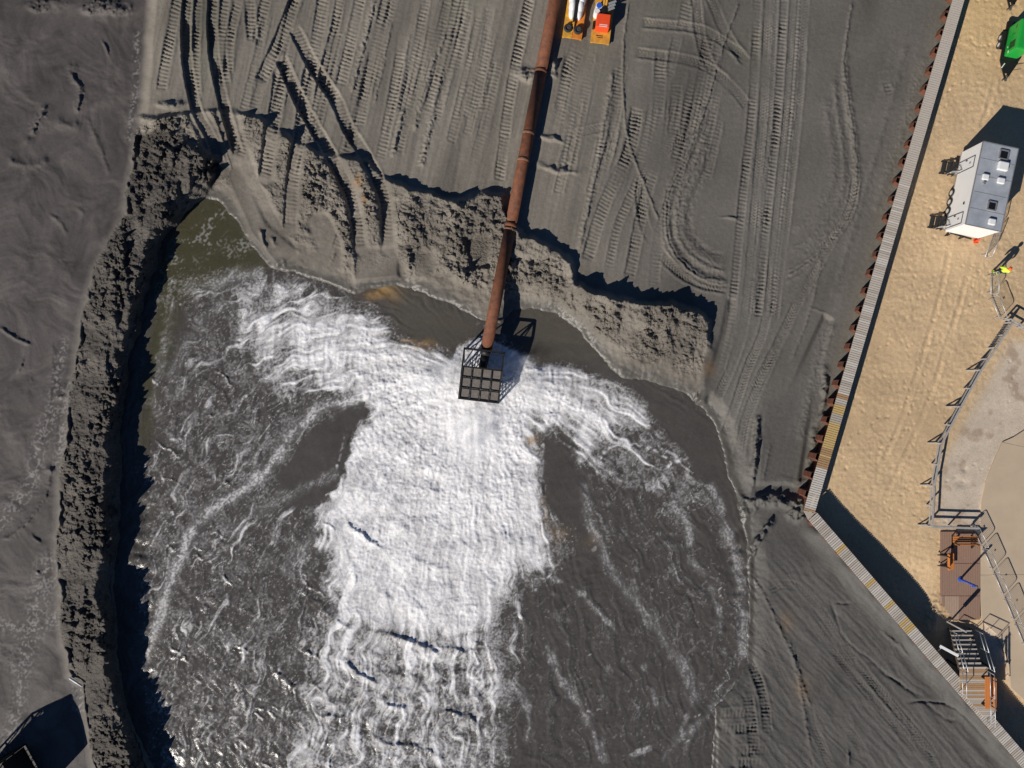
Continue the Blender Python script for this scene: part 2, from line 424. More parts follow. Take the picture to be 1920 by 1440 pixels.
    heap(200, 15, 48, 18, .25); heap(90, 6, 40, 14, .25); heap(1470, 905, 40, 8, .2, .1, .3); heap(1500, 960, 30, 16, .2)
    heap(1425, 1010, 9, 44, .2, .5, .3); heap(1300, 640, 40, 30, .25, .4, .25); heap(350, 300, 55, 40, .35, .3, .3)
    heap(1025, 258, 30, 5, .2, .15, .1); heap(1045, 312, 36, 5, .22, .12, .1); heap(1370, 412, 15, 2.2, .16, .05, 0)
    for k in range(9):
        heap(1550 - k * 5 + R.uniform(-5, 5), 700 + k * 28, 7, 16, .12, .25, .22)
    # smooth scraped pads
    def pad(poly, z, soft=5, amt=.9):
        nonlocal Z
        m = ss(soft, -soft, samp(csdf(poly), X, Y)) * amt
        Z = lerp(Z, z + .012 * n_mid + .006 * fbm(X * 3, Y * .35, 40, 2, 71), m)
    pad([(1432,762),(1478,735),(1545,590),(1560,600),(1520,760),(1498,905),(1420,908)], -.42)
    pad([(664,466),(745,462),(748,520),(665,528)], -.62); pad([(415,312),(448,310),(500,420),(560,470),(520,500),(470,440)], -.62)
    pad([(770,468),(815,470),(800,520),(775,525)], -.55); pad([(868,445),(920,440),(918,500),(885,505)], -.5)
    pad([(1365,560),(1352,630),(1326,712),(1306,756),(1322,756),(1345,700),(1366,620),(1378,560)], -.25)
    pad([(1345,1365),(1372,1370),(1380,1440),(1345,1440)], -.92)

    Zpre = Z.copy()
    # ---- vehicle tracks
    def track(pts, hw, kind='cleat', depth=.12, amp=.05, lam=7.2, lip=.05):
        L = Line(xs, ys, pts, hw * 2.2 + 6)
        if not L.ok: return
        W = L.win; d = L.d + fbm(L.x, L.y, 16, 2, 41) * 1.4
        inn = ss(hw + 1.6, hw - 1.6, d) * L.end
        edge = np.exp(-((d - hw - 2.2) / 2.6) ** 2) * L.end
        jit = .25 + 1.1 * ss(-.4, .45, fbm(L.x, L.y, 44, 3, 43))
        fade = .45 + .75 * ss(-.45, .35, fbm(L.x, L.y, 75, 2, 46)); inn = inn * fade; edge = edge * fade
        ph = 2 * np.pi * (L.s + 2.2 * fbm(L.x, L.y, 24, 2, 44) + .12 * L.g) / lam
        if kind == 'cleat':
            pat = np.tanh(2.2 * np.sin(ph)) * (1 - .4 * ss(hw * .75, hw, L.d))
        elif kind == 'tyre':
            pat = np.sin(ph + np.abs(L.g) * .9) * .9 + .5 * np.cos(L.g * 1.5)
        else:
            pat = 0
        Z[W] += inn * (-depth + amp * pat * jit + .018 * fbm(L.x, L.y, 7, 2, 47) + .02 * perlin(L.g / 3.0, L.s / 60, 48)) + edge * lip * (.6 + .9 * np.abs(fbm(L.x, L.y, 9, 2, 45)))
    C = 'cleat'; T = 'tyre'
    tr = [
     ([(335,-10),(323,50),(308,133),(302,173)], 9, C, .07, .05), ([(352,-10),(349,50),(351,117),(363,183),(372,215),(393,253),(414,312)], 9, C, .34, .05),
     ([(372,-10),(368,67),(367,133),(370,187)], 7, C, .1, .05), ([(400,-10),(398,50),(403,117),(417,183),(430,233),(447,290)], 9, C, .34, .05),
     ([(423,-10),(418,50),(417,100),(424,165)], 8, C, .08, .05), ([(447,0),(432,67),(427,140)], 8, C, .1, .05),
     ([(467,-10),(473,80)], 9, C, .06, .05), ([(500,-10),(482,85)], 9, C, .05, .05), ([(557,-10),(527,67),(487,157)], 11, C, .17, .05),
     ([(525,105),(557,177),(587,233),(613,277),(643,333),(663,383),(677,467)], 11, C, .30, .06), ([(550,50),(590,127),(630,187),(653,240),(680,283),(707,333),(723,383),(728,465)], 11, C, .30, .06),
     ([(527,133),(517,207),(507,260),(497,335)], 12, C, .1, .05), ([(582,127),(570,207),(560,267),(550,333),(543,430)], 12, C, .09, .05),
     ([(608,-10),(593,83),(578,145)], 11, C, .05, .045), ([(677,-10),(657,83),(638,165)], 10, C, .06, .05), ([(727,-10),(710,67),(690,150),(672,240)], 10, C, .06, .05),
     ([(753,90),(737,183),(713,300)], 9, C, .05, .04), ([(640,-10),(622,80),(598,170)], 8, C, .04, .04), ([(800,-10),(782,90),(752,230)], 8, C, .04, .03), ([(860,-10),(840,80),(800,210)], 9, C, .03, .03),
     ([(995,-10),(972,95),(955,190),(945,267),(935,345)], 9, C, .06, .055), ([(920,10),(905,120),(890,210)], 8, C, .03, .03), ([(1070,95),(1058,170),(1045,240)], 10, C, .04, .04), ([(1108,100),(1092,200),(1065,330)], 9, C, .03, .035), ([(1085,85),(1062,150)], 14, C, .04, .04),
     ([(1100,490),(1133,383),(1180,283),(1195,200)], 11, C, .08, .055), ([(1179,525),(1204,396),(1225,320)], 10, C, .08, .05), ([(1225,540),(1237,440),(1262,360)], 9, C, .07, .045), ([(1140,510),(1160,420),(1200,330)], 7, C, .03, .03),
     ([(1240,90),(1235,200),(1225,280)], 10, C, .03, .03), ([(1330,60),(1310,180),(1290,270)], 10, C, .04, .035), ([(1290,0),(1280,60)], 11, C, .03, .035), ([(1345,90),(1320,210)], 9, C, .05, .04),
     ([(1367,542),(1308,529),(1258,496),(1217,442),(1202,383),(1206,333),(1246,283),(1308,233),(1340,190)], 9, T, .05, .04, 6.2), ([(1200,42),(1308,54),(1358,79),(1400,108)], 8, T, .05, .04, 6.2),
     ([(1190,98),(1287,112),(1337,133),(1383,175),(1404,204)], 9, T, .06, .04, 6.2), ([(1304,-10),(1316,83),(1340,140)], 9, T, .05, .04, 6.2), ([(1330,-10),(1365,70),(1402,120)], 9, T, .05, .04, 6.2), ([(1075,250),(1110,243),(1140,236)], 7, T, .03, .04, 6.2),
     ([(1421,-10),(1410,208),(1392,375),(1371,600),(1350,700)], 7, C, .07, .045), ([(1471,-10),(1458,208),(1437,417),(1421,600)], 7, C, .1, .06),
     ([(1442,-10),(1431,208),(1413,417),(1396,600),(1374,680),(1343,750)], 8, T, .05, .03, 5.8), ([(1455,-10),(1445,208),(1426,417),(1408,600)], 5, T, .04, .03, 5.8),
     ([(1490,-10),(1476,208),(1455,417),(1436,600),(1402,690),(1377,765),(1360,815)], 8, T, .06, .035, 5.8), ([(1510,-10),(1496,208),(1471,440),(1452,600)], 7, T, .05, .035, 5.8), ([(1500,-10),(1486,200),(1464,420),(1446,600)], 4, C, .04, .04),
     ([(1606,330),(1590,400),(1540,468),(1490,512),(1465,522)], 8, T, .04, .035, 6.2), ([(1565,440),(1520,520),(1475,610),(1425,720),(1398,790),(1385,860)], 9, T, .05, .035, 6.2), ([(1545,480),(1500,560),(1455,650),(1410,735)], 7, T, .05, .035, 6.2),
     ([(1426,1185),(1460,1256),(1482,1312),(1505,1387),(1518,1450)], 10, T, .016, .020, 6.4, .02), ([(1404,1237),(1445,1331),(1470,1450)], 9, T, .016, .020, 6.4, .02), ([(1505,1286),(1527,1361),(1563,1450)], 7, T, .016, .020, 6.4, .02),
     ([(1441,1095),(1509,1110),(1602,1237),(1715,1369),(1775,1450)], 9, T, .016, .020, 6.4, .02), ([(1520,1160),(1625,1297),(1725,1410)], 9, T, .016, .020, 6.4, .02), ([(1445,1090),(1465,1115)], 10, C, .04, .05), ([(1560,1330),(1600,1380),(1640,1450)], 8, T, .016, .020, 6.4, .02), ([(1580,1200),(1660,1310),(1760,1440)], 7, T, .016, .020, 6.4, .02),
     ([(1345,1338),(1412,1336)], 9, C, .05, .045, 7.2), ([(1348,1368),(1420,1364)], 9, C, .04, .045, 7.2), ([(1372,1408),(1445,1404)], 10, C, .05, .045, 7.2), ([(1375,1432),(1440,1430)], 8, C, .08, .07), ([(1402,1300),(1412,1380),(1420,1450)], 10, C, .05, .05), ([(1410,1240),(1432,1310),(1440,1380)], 8, C, .05, .04),
     ([(630,470),(655,400)], 9, C, .05, .04), ([(740,465),(760,380)], 7, C, .05, .04), ([(1160,120),(1152,230),(1128,330)], 9, C, .03, .03), ([(1270,150),(1262,260)], 10, C, .03, .03), ([(1660,150),(1672,185)], 6, C, .03, .04),
    ]
    for k in range(26):                       # faint older passes
        x0 = R.uniform(470, 940); y0 = R.uniform(-20, 120); ln = R.uniform(90, 260)
        tr.append(([(x0, y0), (x0 - .11 * ln, y0 + ln * .5), (x0 - .235 * ln, y0 + ln)], R.uniform(7, 10), C, R.uniform(.015, .05), R.uniform(.015, .04)))
    for k in range(16):
        x0 = R.uniform(1040, 1360); y0 = R.uniform(60, 260); ln = R.uniform(60, 200)
        tr.append(([(x0, y0), (x0 - .1 * ln, y0 + ln * .5), (x0 - .22 * ln, y0 + ln)], R.uniform(7, 10), C, R.uniform(.01, .03), R.uniform(.012, .03)))
    for a in tr: track(*a)
    er = ss(.0, .38, fbm((X * .975 + Y * .22), (Y * .975 - X * .22) * .4, 90, 3, 49)) * ss(560, 620, X) * .8
    Z = lerp(Z, Zpre, er)
    # ---- blade edges, furrows and ridges
    def crease(pts, h, wd=2.2, rough=.4, clods=0.0, reach=16):
        L = Line(xs, ys, pts, reach)
        if not L.ok: return
        W = L.win; n = fbm(L.x, L.y, 14, 2, 51); g = L.g + 2.5 * n
        k = np.exp(-(g / wd) ** 2) * L.end
        Z[W] += h * k * (1 + rough * 1.6 * n)
        if clods: Z[W] += clods * np.exp(-(g / (wd * 2.2)) ** 2) * np.maximum(0, ridged(L.x, L.y, 9, 2, 53) - .1) * L.end
    arcs = []
    A2 = [(1387,0),(1350,104),(1321,208),(1287,292),(1254,362),(1248,417),(1254,458),(1283,500),(1325,527),(1367,535)]
    A3 = [(1598,0),(1583,104),(1587,167),(1600,250),(1606,325),(1600,383),(1567,442),(1517,492),(1471,521)]
    for f_, h_, w_ in ((.95, .03, 2.5), (.88, -.03, 4), (.8, .04, 3), (.7, .035, 6), (.58, -.03, 5), (1.06, .035, 3)):
        arcs.append(([(1352 + (x - 1352) * f_, 400 + (y - 400) * f_) for x, y in A2[2:]], h_, w_, .03))
    for f_, h_, w_ in ((.96, .03, 2.5), (.88, -.02, 5), (.78, .03, 4), (.6, .03, 7), (1.05, .03, 3)):
        arcs.append(([(1500 + (x - 1500) * f_, 300 + (y - 300) * f_) for x, y in A3[1:]], h_, w_, .02))
    arcs = [(p_, h_ * 1.7, w_, c_ * 1.5) for p_, h_, w_, c_ in arcs]
    for pts, h, wd, cl in arcs + [
        ([(1179,0),(1169,83),(1169,187),(1179,267),(1200,325),(1237,417)], .1, 1.8, .04), ([(1387,0),(1350,104),(1321,208),(1287,292),(1254,362),(1248,417),(1254,458),(1283,500),(1325,527),(1367,535)], .12, 2, .05),
        ([(1598,0),(1583,104),(1587,167),(1600,250),(1606,325),(1600,383),(1567,442),(1517,492),(1471,521)], .1, 2, .07), ([(705,-5),(680,90),(660,177)], .06, 3, .16), ([(757,200),(735,297)], .06, 3, .18), ([(815,205),(787,317)], .06, 3, .18), ([(735,40),(700,200)], .06, 2, .06), ([(838,60),(800,150),(775,250)], .05, 3, .12),
        ([(625,30),(585,170)], .06, 2, .06), ([(770,60),(720,260)], .05, 2, .05), ([(1150,130),(1115,330),(1085,470)], .08, 3, .12), ([(1411,1080),(1437,1125),(1464,1185),(1490,1237),(1505,1286),(1522,1330)], .07, 2.4, .08), ([(1480,1200),(1500,1290),(1520,1400)], .06, 2.5, .08),
        ([(1557,1125),(1584,1196),(1632,1237),(1677,1275),(1734,1309)], -.07, 2.5, 0), ([(1696,1316),(1752,1316),(1794,1331),(1860,1395)], -.10, 2.5, 0), ([(1560,1130),(1600,1132)], -.08, 2, 0), ([(1650,1180),(1690,1215),(1705,1235)], .08, 2.5, .05), ([(1600,1060),(1640,1100),(1655,1120)], .06, 3, .04),
        ([(1640,1250),(1700,1290),(1770,1345),(1800,1352)], -.06, 3, 0), ([(1590,1400),(1592,1440)], .12, 2, .05), ([(1700,1200),(1760,1260),(1810,1300)], .04, 5, .03),
        ([(-5,610),(25,632),(60,648)], .13, 3, .03), ([(48,668),(30,702)], .1, 2.5, .02), ([(55,705),(62,718)], .12, 2, 0), ([(130,130),(138,150),(150,162),(148,185),(142,215)], .12, 4, .10), ([(120,120),(150,132)], .07, 6, .05), ([(85,190),(78,215),(62,240),(60,258)], .12, 4.5, .10), ([(190,70),(206,108)], .12, 2, 0),
        ([(160,215),(190,285),(205,330)], .05, 4, .03), ([(100,225),(140,236),(150,225)], .12, 8, 0), ([(40,255),(62,272)], .1, 8, 0), ([(10,300),(50,310),(95,300)], .1, 7, .02), ([(90,400),(115,420),(125,445)], .07, 4, 0), ([(140,385),(160,405)], .06, 4, 0), ([(30,400),(40,412)], .1, 4, 0),
        ([(95,870),(85,930),(30,1000),(0,1010)], .06, 3, .05), ([(55,1000),(80,1020)], .12, 3, .02), ([(60,1065),(80,1080)], .1, 3, .02), ([(100,750),(130,742),(132,752)], .1, 5, 0), ([(75,880),(110,885)], .1, 6, 0), ([(100,640),(95,740),(70,850)], .04, 5, .02),
        ([(485,425),(500,470)], .18, 3, .03), ([(505,440),(520,465)], .16, 3, .03), ([(530,480),(535,505)], .1, 2.5, 0), ([(618,500),(630,465)], .1, 3, .1), ([(664,530),(664,470)], .13, 3, .08), ([(770,530),(762,460)], .2, 5, .2), ([(850,500),(868,450)], .16, 4, .15), ([(815,520),(830,470)], .1, 3, .08),
        ([(1405,1010),(1408,1090)], .04, 3, .04), ([(1398,950),(1370,870),(1352,800),(1310,742),(1240,708),(1170,694),(1140,672),(1108,640)], .022, 5, 0), ([(505,500),(600,522),(668,545),(740,528),(840,556),(900,592)], .015, 5, 0),
        ([(1700,80),(1650,260),(1600,430),(1560,560)], .05, 6, .02), ([(1735,100),(1690,250),(1640,400)], .04, 7, .04), ([(1675,60),(1600,320)], -.03, 10, 0), ([(1560,600),(1528,700),(1500,830)], .06, 8, .05), ([(1540,480),(1520,580),(1482,680)], .05, 3, .03), ([(1515,575),(1555,590)], .05, 2, 0), ([(1445,830),(1430,905)], .05, 2, .04), ([(1420,775),(1412,905)], .2, 4, .1)]:
        crease(pts, h, wd, .4, cl)
    # general grit on dry ground
    dry = (1 - mL) * (1 - ss(18, 2, spit))
    Z += dry * .012 * fbm(X, Y, 7, 2, 61) + dry * (.05 * ss(1250, 1000, X) + .018) * fbm((X * .975 + Y * .22), (Y * .975 - X * .22) * .07, 20, 4, 62, .6) * (1 - mN * .8)
    sdir = (X * .75 - Y * .66); adir = (X * .66 + Y * .75); Z += low * ss(1000, 1090, Y) * (.045 * fbm(sdir + 14 * n_mid, adir * .07, 8, 2, 75) + .05 * fbm(sdir + 25 * n_mid, adir * .1, 34, 2, 76))
    Z += low * ss(950, 1050, Y) * .05 * fbm((X * .66 + Y * .75) * .22 + 20 * n_mid, (Y * .66 - X * .75) + 30 * n_mid, 26, 3, 63)
    # wall side fillet
    Z += ss(40, 0, dw) * (.12 + .1 * fbm(X, Y, 30, 2, 64)) + ss(60, 6, dw) * ss(965, 1010, Y) * (.55 + .4 * fbm(X, Y, 60, 2, 65))
    # dip under the edge of the bulkhead so the tan side never shows grey
    # ---- albedo: dry grey sand, wet dark sand
    v = (1 + .20 * n_mid + .12 * n_big + .10 * n_fine)
    dryc = np.array([.200, .178, .148]); easc = np.array([.136, .123, .107]); sec = np.array([.098, .092, .085]); wetc = np.array([.084, .073, .068]); bermc = np.array([.178, .155, .128])
    e = ss(1030, 1330, X + 60 * n_big) * (1 - ss(930, 1020, Y) * .0)
    A = lerp(dryc, easc, e[..., None]); A = lerp(A, sec, (low * .95)[..., None])
    lanes = fbm((X * .975 + Y * .22), (Y * .975 - X * .22) * .05, 46, 3, 67, .6) * dry
    A = A * (1 + .38 * lanes * ss(1500, 1000, X) * ss(600, 450, Y))[..., None]
    damp = ss(.05, .4, fbm((X * .97 + Y * .24), (Y * .97 - X * .24) * .22, 110, 3, 66)) * dry
    A = A * (1 - .28 * damp)[..., None]
    green = ss(.15, .5, fbm(X, Y * .5, 160, 2, 68)) * ss(300, 60, Y) * .35
    A = lerp(A, A * np.array([.86, .92, .78]), green[..., None])
    lane = ss(1345, 1385, X - (600 - Y) * .13) * ss(1470, 1430, X - (600 - Y) * .13) * ss(960, 900, Y)
    A = lerp(A, np.array([.158, .145, .128]), (lane * .8)[..., None])
    bt = (.80 + .55 * ss(-.3, .5, fbm(X, Y, 60, 4, 69)))[..., None]
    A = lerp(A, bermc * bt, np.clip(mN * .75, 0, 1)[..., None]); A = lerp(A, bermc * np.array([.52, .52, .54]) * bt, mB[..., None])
    A = lerp(A, wetc * (.96 + .14 * terr + .55 * swirl + .3 * n_mid)[..., None], mL[..., None] * (1 - mB)[..., None])
    rim = ss(26, 6, np.abs(sll - 12)) * ss(330, 220, Y) * (1 - mB)  # strip painted brighter as the sunlit slope at the edge of the low flats
    A = lerp(A, np.array([.27, .235, .19]), (rim * .7)[..., None])
    wet = ss(22, 3, spit) * (1 - mB)
    A = lerp(A, np.array([.088, .082, .072]), (wet * .75)[..., None])
    wl = ss(70, 10, dw + 25 * n_mid) * ss(1000, 900, Y)
    A = lerp(A, np.array([.15, .135, .105]), (wl * .55)[..., None])
    for (sx_, sy_, sr, k) in ((672, 340, 7, .8), (683, 373, 5, .8), (1330, 690, 10, .4), (1505, 1290, 16, .25), (1475, 1165, 14, .22)):
        g = np.exp(-(((X - sx_) / sr) ** 2 + ((Y - sy_) / sr / 1.6) ** 2)) * k; A = lerp(A, np.array([.27, .15, .06]), g[..., None])
    A = A * v[..., None]
    fl = np.zeros_like(X)                      # flecks of stranded foam on the low flats
    for pts, wd in [([(112,735),(100,770),(75,830),(60,900),(22,955),(-5,985)], 16), ([(135,720),(120,800),(112,870)], 12), ([(90,1060),(60,1180),(40,1250)], 22), ([(125,1020),(118,1120)], 9), ([(45,1240),(30,1340),(0,1420)], 14), ([(0,1170),(60,1180),(110,1160)], 14), ([(150,1270),(150,1330)], 12), ([(258,60),(252,180),(240,260)], 6), ([(120,640),(100,740)], 9)]:
        L = Line(xs, ys, pts, wd * 2.5); fl[L.win] = np.maximum(fl[L.win], np.exp(-(L.d / wd) ** 2))
    fk = fl * ss(.42, .62, ridged(X, Y, 16, 2, 73) * .6 + .55 * perlin(X / 5, Y / 5, 74) + .12) * mL * (1 - mB)
    A = lerp(A, np.array([.45, .43, .41]), (fk * .38)[..., None])
    G = lerp(.85, .72, mL * (1 - mB)); G = lerp(G, .42, wet)
    keep &= ~((spit < -34) & (slb > 12))
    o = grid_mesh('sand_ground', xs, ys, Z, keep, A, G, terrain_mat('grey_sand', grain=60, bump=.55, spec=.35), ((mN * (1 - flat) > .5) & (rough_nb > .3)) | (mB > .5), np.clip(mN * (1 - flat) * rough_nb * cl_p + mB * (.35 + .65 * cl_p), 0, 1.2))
    tag(o, 'dark grey dredged sand with vehicle tracks and rough banks', None, None, 'structure')
    return xs, ys, Z

GXS, GYS, GZ = build_ground()
def gz(px, py):
    i = int(np.clip(np.searchsorted(GXS, px), 1, len(GXS) - 1)); j = int(np.clip(np.searchsorted(GYS, py), 1, len(GYS) - 1)); return float(GZ[j, i])

# ------------------------------------------------------------------ WATER: slurry and foam
def build_water():
    xs = np.concatenate([np.arange(198, 1420, 1.7), np.array([1430.])]).astype(np.float32)
    ya = list(np.arange(356, 1462, 1.7)); s_ = 1.7
    while ya[-1] < 1880: s_ *= 1.1; ya.append(ya[-1] + s_)
    ys = np.array(ya, np.float32)
    X, Y = np.meshgrid(xs, ys)
    OX, OY = 900., 720.
    w1 = fbm(X, Y, 90, 3, 101); w2 = fbm(X, Y, 90, 3, 105); w3 = fbm(X, Y, 22, 3, 109); w4 = fbm(X, Y, 22, 3, 113)
    Xw = X + 16 * w1 + 9 * w3; Yw = Y + 16 * w2 + 9 * w4
    r = np.hypot(X - OX, Y - OY); th = np.arctan2(Y - OY, X - OX)
    spit = samp(S_PIT, X, Y)
    # painted foam cover (coarse, then warped)
    D = np.zeros(CXG.shape, np.float32)
    def fo(poly, val, soft, mode='max'):
        nonlocal D
        k = ss(soft, -soft, csdf(poly)) * val
        if mode == 'max': D = np.maximum(D, k)
        elif mode == 'cut': D = D * (1 - k)
    fo([(300,505),(500,500),(668,548),(720,620),(640,760),(560,860),(470,930),(330,1060),(270,1120),(262,900),(290,640)], .36, 30)      # left lacy
    fo([(262,880),(420,820),(560,900),(600,1060),(560,1200),(600,1440),(280,1470),(262,1200)], .36, 40)
    fo([(560,1160),(940,1180),(960,1300),(930,1470),(520,1470),(560,1330)], .62, 26)
    fo([(580,1150),(945,1165),(940,1260),(600,1290)], .76, 46)
    fo([(800,1180),(900,1190),(880,1260),(900,1340),(925,1450),(860,1450),(800,1330)], .62, 20)
    fo([(440,560),(520,520),(600,540),(660,560),(700,700),(640,742),(520,760),(450,700)], .62, 40)
    fo([(520,590),(560,556),(640,562),(690,585),(735,622),(790,660),(860,700),(860,800),(760,800),(690,745),(600,742),(560,720),(535,660)], .86, 44)
    fo([(640,600),(700,598),(745,632),(800,668),(860,665),(900,628),(945,650),(985,680),(1015,700),(1030,740),(1000,800),(1012,830),(1018,930),(1034,1010),(1030,1062),(970,1080),(945,1130),(935,1175),(885,1212),(800,1203),(700,1192),(630,1165),(605,1090),(600,1000),(594,950),(606,890),(644,830),(684,768),(650,742),(630,660)], 1.0, 42)
    fo([(985,690),(1040,678),(1075,690),(1160,712),(1205,745),(1228,785),(1205,812),(1150,826),(1112,868),(1085,872),(1060,818),(1010,812)], .82, 34)
    fo([(1020,690),(1070,700),(1085,760),(1060,800),(1010,810)], .95, 24)
    fo([(1060,830),(1130,830),(1230,790),(1285,850),(1330,930),(1310,960),(1220,940),(1130,900),(1085,880)], .44, 16)
    fo([(1220,800),(1270,830),(1340,930),(1396,1060),(1400,1240),(1330,1330),(1320,1330),(1370,1220),(1370,1080),(1290,900)], .33, 16)
    fo([(1200,880),(1290,880),(1310,1010),(1270,1020)], .38, 18)
    fo([(930,1060),(1060,1040),(1050,1090),(960,1110)], .5, 14)
    fo([(930,1090),(990,1090),(985,1240),(960,1440),(900,1440),(935,1240)], .42, 18)
    fo([(1090,880),(1200,900),(1300,1000),(1390,1080),(1390,1250),(1200,1200),(1100,1050)], .20, 30)
    fo([(1020,960),(1090,980),(1080,1040),(1030,1060)], .36, 14)
    fo([(960,1100),(1400,1080),(1380,1290),(1330,1440),(960,1440)], .17, 40)
    fo([(400,552),(470,516),(560,518),(660,555),(700,600),(640,700),(560,742),(470,705),(430,630)], .68, 42)
    # bare slurry tongues
    fo([(640,768),(672,748),(690,770),(668,800),(640,900),(600,940),(540,960),(520,900),(570,830)], .97, 10, 'cut')
    fo([(1012,822),(1040,815),(1060,850),(1090,930),(1110,1000),(1080,990),(1030,950),(1022,900)], .97, 20, 'cut')
    fo([(265,640),(330,560),(350,620),(300,780),(275,860)], .8, 20, 'cut')
    fo([(735,575),(800,560),(880,592),(905,620),(880,640),(850,652),(800,645),(760,612)], .98, 6, 'cut')
    fo([(960,600),(1040,600),(1100,650),(1160,700),(1230,730),(1300,790),(1340,900),(1310,880),(1240,790),(1170,712),(1080,690),(1010,680),(990,640)], .95, 14, 'cut')
    fo([(840,672),(868,645),(905,624),(945,646),(985,676),(1028,700),(1024,745),(850,745)], 1.0, 9)
    dens = samp(D, Xw, Yw)
    rr = np.hypot((X - 900) * 1.0, (Y - 700) * 1.0); tt = np.arctan2(Y - 700, X - 900)
    st1 = fbm(rr * .16 + 14 * w1, tt * 130 + 16 * w2 + 5 * w3, 15, 3, 117, .6); st2 = perlin((rr + 22 * w1 + 10 * w3) / 21, tt * 3.2 + w2, 119)
    lobe = ss(.15, .5, dens) * ss(1.02, .72, dens)
    dens = dens + lobe * (.20 * st1 + .13 * st2)
    dens = dens * (1 - .16 * ss(150, 420, np.hypot(X - 880, Y - 800)) * ss(.0, .5, fbm(Xw * 2.2, Yw * .7, 60, 3, 118) + .12))
    # drifting foam lines
    stripe = np.zeros_like(X); thin = np.zeros_like(X)
    for pts, wd, val in [
        ([(700,745),(640,752),(590,775),(545,815),(500,880),(440,930),(380,968),(345,1030),(318,1090),(295,1170),(268,1250)], 10, .85), ([(640,880),(560,920),(480,960),(420,1010)], 9, .32), ([(600,1000),(560,1040),(530,1085)], 14, .45), ([(325,560),(308,640),(290,740),(296,800)], 8, .35), ([(340,540),(420,525),(500,505)], 13, .55), ([(445,560),(380,600),(330,690),(310,760)], 10, .3),
        ([(1095,900),(1110,980),(1130,1030),(1160,1090),(1210,1150),(1250,1210),(1290,1270),(1300,1330)], 9, .42), ([(1020,1075),(1080,1105),(1120,1145),(1162,1192)], 3.5, .55), ([(1020,1200),(1040,1250),(1070,1300),(1100,1350),(1140,1435)], 6, .52), ([(1205,1240),(1225,1290),(1232,1335)], 3.5, .5), ([(1275,1230),(1300,1270),(1290,1340),(1270,1380)], 5, .45), ([(1385,1270),(1340,1330),(1280,1380),(1240,1430)], 7, .42), ([(1140,1420),(1200,1410),(1230,1395)], 2.5, .6),
        ([(1330,900),(1352,960),(1372,1020),(1388,1100),(1394,1170),(1396,1240)], 8, .5), ([(1255,930),(1285,980),(1298,1030)], 7, .6), ([(1290,1040),(1320,1080),(1345,1140),(1362,1240)], 4, .4), ([(960,1270),(990,1330),(985,1400)], 6, .4)]:
        L = Line(xs, ys, pts, wd * 3 + 24)
        g = L.d + 14 * fbm(L.x, L.y, 34, 3, 121); k = np.exp(-(np.maximum(g, 0) / wd) ** 2) * L.end * val
        stripe[L.win] = np.maximum(stripe[L.win], k)
    for pts, wd, val in [
        ([(1118,895),(1124,868),(1140,842),(1165,834),(1210,838),(1250,858),(1270,880)], 3, 1), ([(1244,882),(1262,868),(1290,860),(1296,868)], 3, 1), ([(1040,680),(1075,710),(1100,760),(1095,800)], 2, .7), ([(1140,730),(1152,780),(1140,830)], 1.6, .8), ([(1020,815),(1014,900),(1020,980),(1030,1030)], 2.5, .8), ([(690,745),(700,760),(690,840),(660,900),(620,990)], 2, .7),
        ([(650,800),(630,880),(600,930)], 2, .6), ([(520,580),(500,620),(505,680),(500,740)], 2, .6), ([(610,570),(600,640),(605,720)], 2, .6), ([(560,575),(548,640),(560,700),(575,735)], 2, .7), ([(680,600),(672,660),(680,720)], 2, .6), ([(600,935),(640,990),(680,1040),(740,1075)], 2, .6), ([(1000,1045),(1040,1050),(1025,1085),(980,1075),(1000,1100)], 2.5, .8), ([(915,1300),(905,1350),(930,1430)], 6, .9), ([(440,560),(470,600),(460,700)], 1.6, .5), ([(1090,980),(1110,1000),(1115,1030),(1100,1035)], 2, .6)]:
        L = Line(xs, ys, pts, 22)
        g = L.d + 5 * fbm(L.x, L.y, 20, 3, 125); k = np.exp(-(g / wd) ** 2) * L.end * val
        thin[L.win] = np.maximum(thin[L.win], k)
    grainy = ss(-.2, .25, perlin(X / 4.6, Y / 4.6, 235) + .5 * w3)
    # current: a source at the outlet plus a general drift down the pit, slightly braided
    def vel(x, y):
        dx = x - 895; dy = y - 728; q = dx * dx + dy * dy + 900
        vx = 350 * dx / q; vy = 350 * dy / q + .6
        return vx, vy
    e_ = 2.0
    pot = fbm(X, Y, 80, 2, 251) + .42 * perlin(X / 30, Y / 30, 252); gy_, gx_ = np.gradient(pot, axis=0), np.gradient(pot, axis=1)
    VX, VY = vel(X, Y); VX = VX + 15.0 * gy_; VY = VY - 15.0 * gx_
    nrm = np.sqrt(VX * VX + VY * VY) + 1e-6; VX = (VX / nrm).astype(np.float32); VY = (VY / nrm).astype(np.float32)
    def gs(f, x, y):              # nearest sample on the regular part of this grid
        i = np.clip(((x - 198) / 1.7 + .5).astype(np.int32), 0, len(xs) - 2); j = np.clip(((y - 356) / 1.7 + .5).astype(np.int32), 0, len(ys) - 2); return f[j, i]
    def lic(noise, steps, h):
        acc = noise.copy(); n = 1
        for sg in (1, -1):
            x = X.copy(); y = Y.copy()
            for k in range(steps):
                vx = gs(VX, x, y); vy = gs(VY, x, y); x += sg * h * vx; y += sg * h * vy
                acc += gs(noise, x, y); n += 1
        acc -= acc.mean(); return acc / (acc.std() + 1e-6)
    wn = np.random.default_rng(3)
    lf = lic(wn.standard_normal(X.shape).astype(np.float32), 9, 2.0)
    lc = lic(perlin(X / 7, Y / 7, 253).astype(np.float32), 9, 4.0)
    lw = lic(perlin(X / 20, Y / 20, 255).astype(np.float32), 8, 8.0)
    lf = np.clip(lf, -2.5, 2.5); lc = np.clip(lc, -2.5, 2.5); lw = np.clip(lw, -2.5, 2.5)
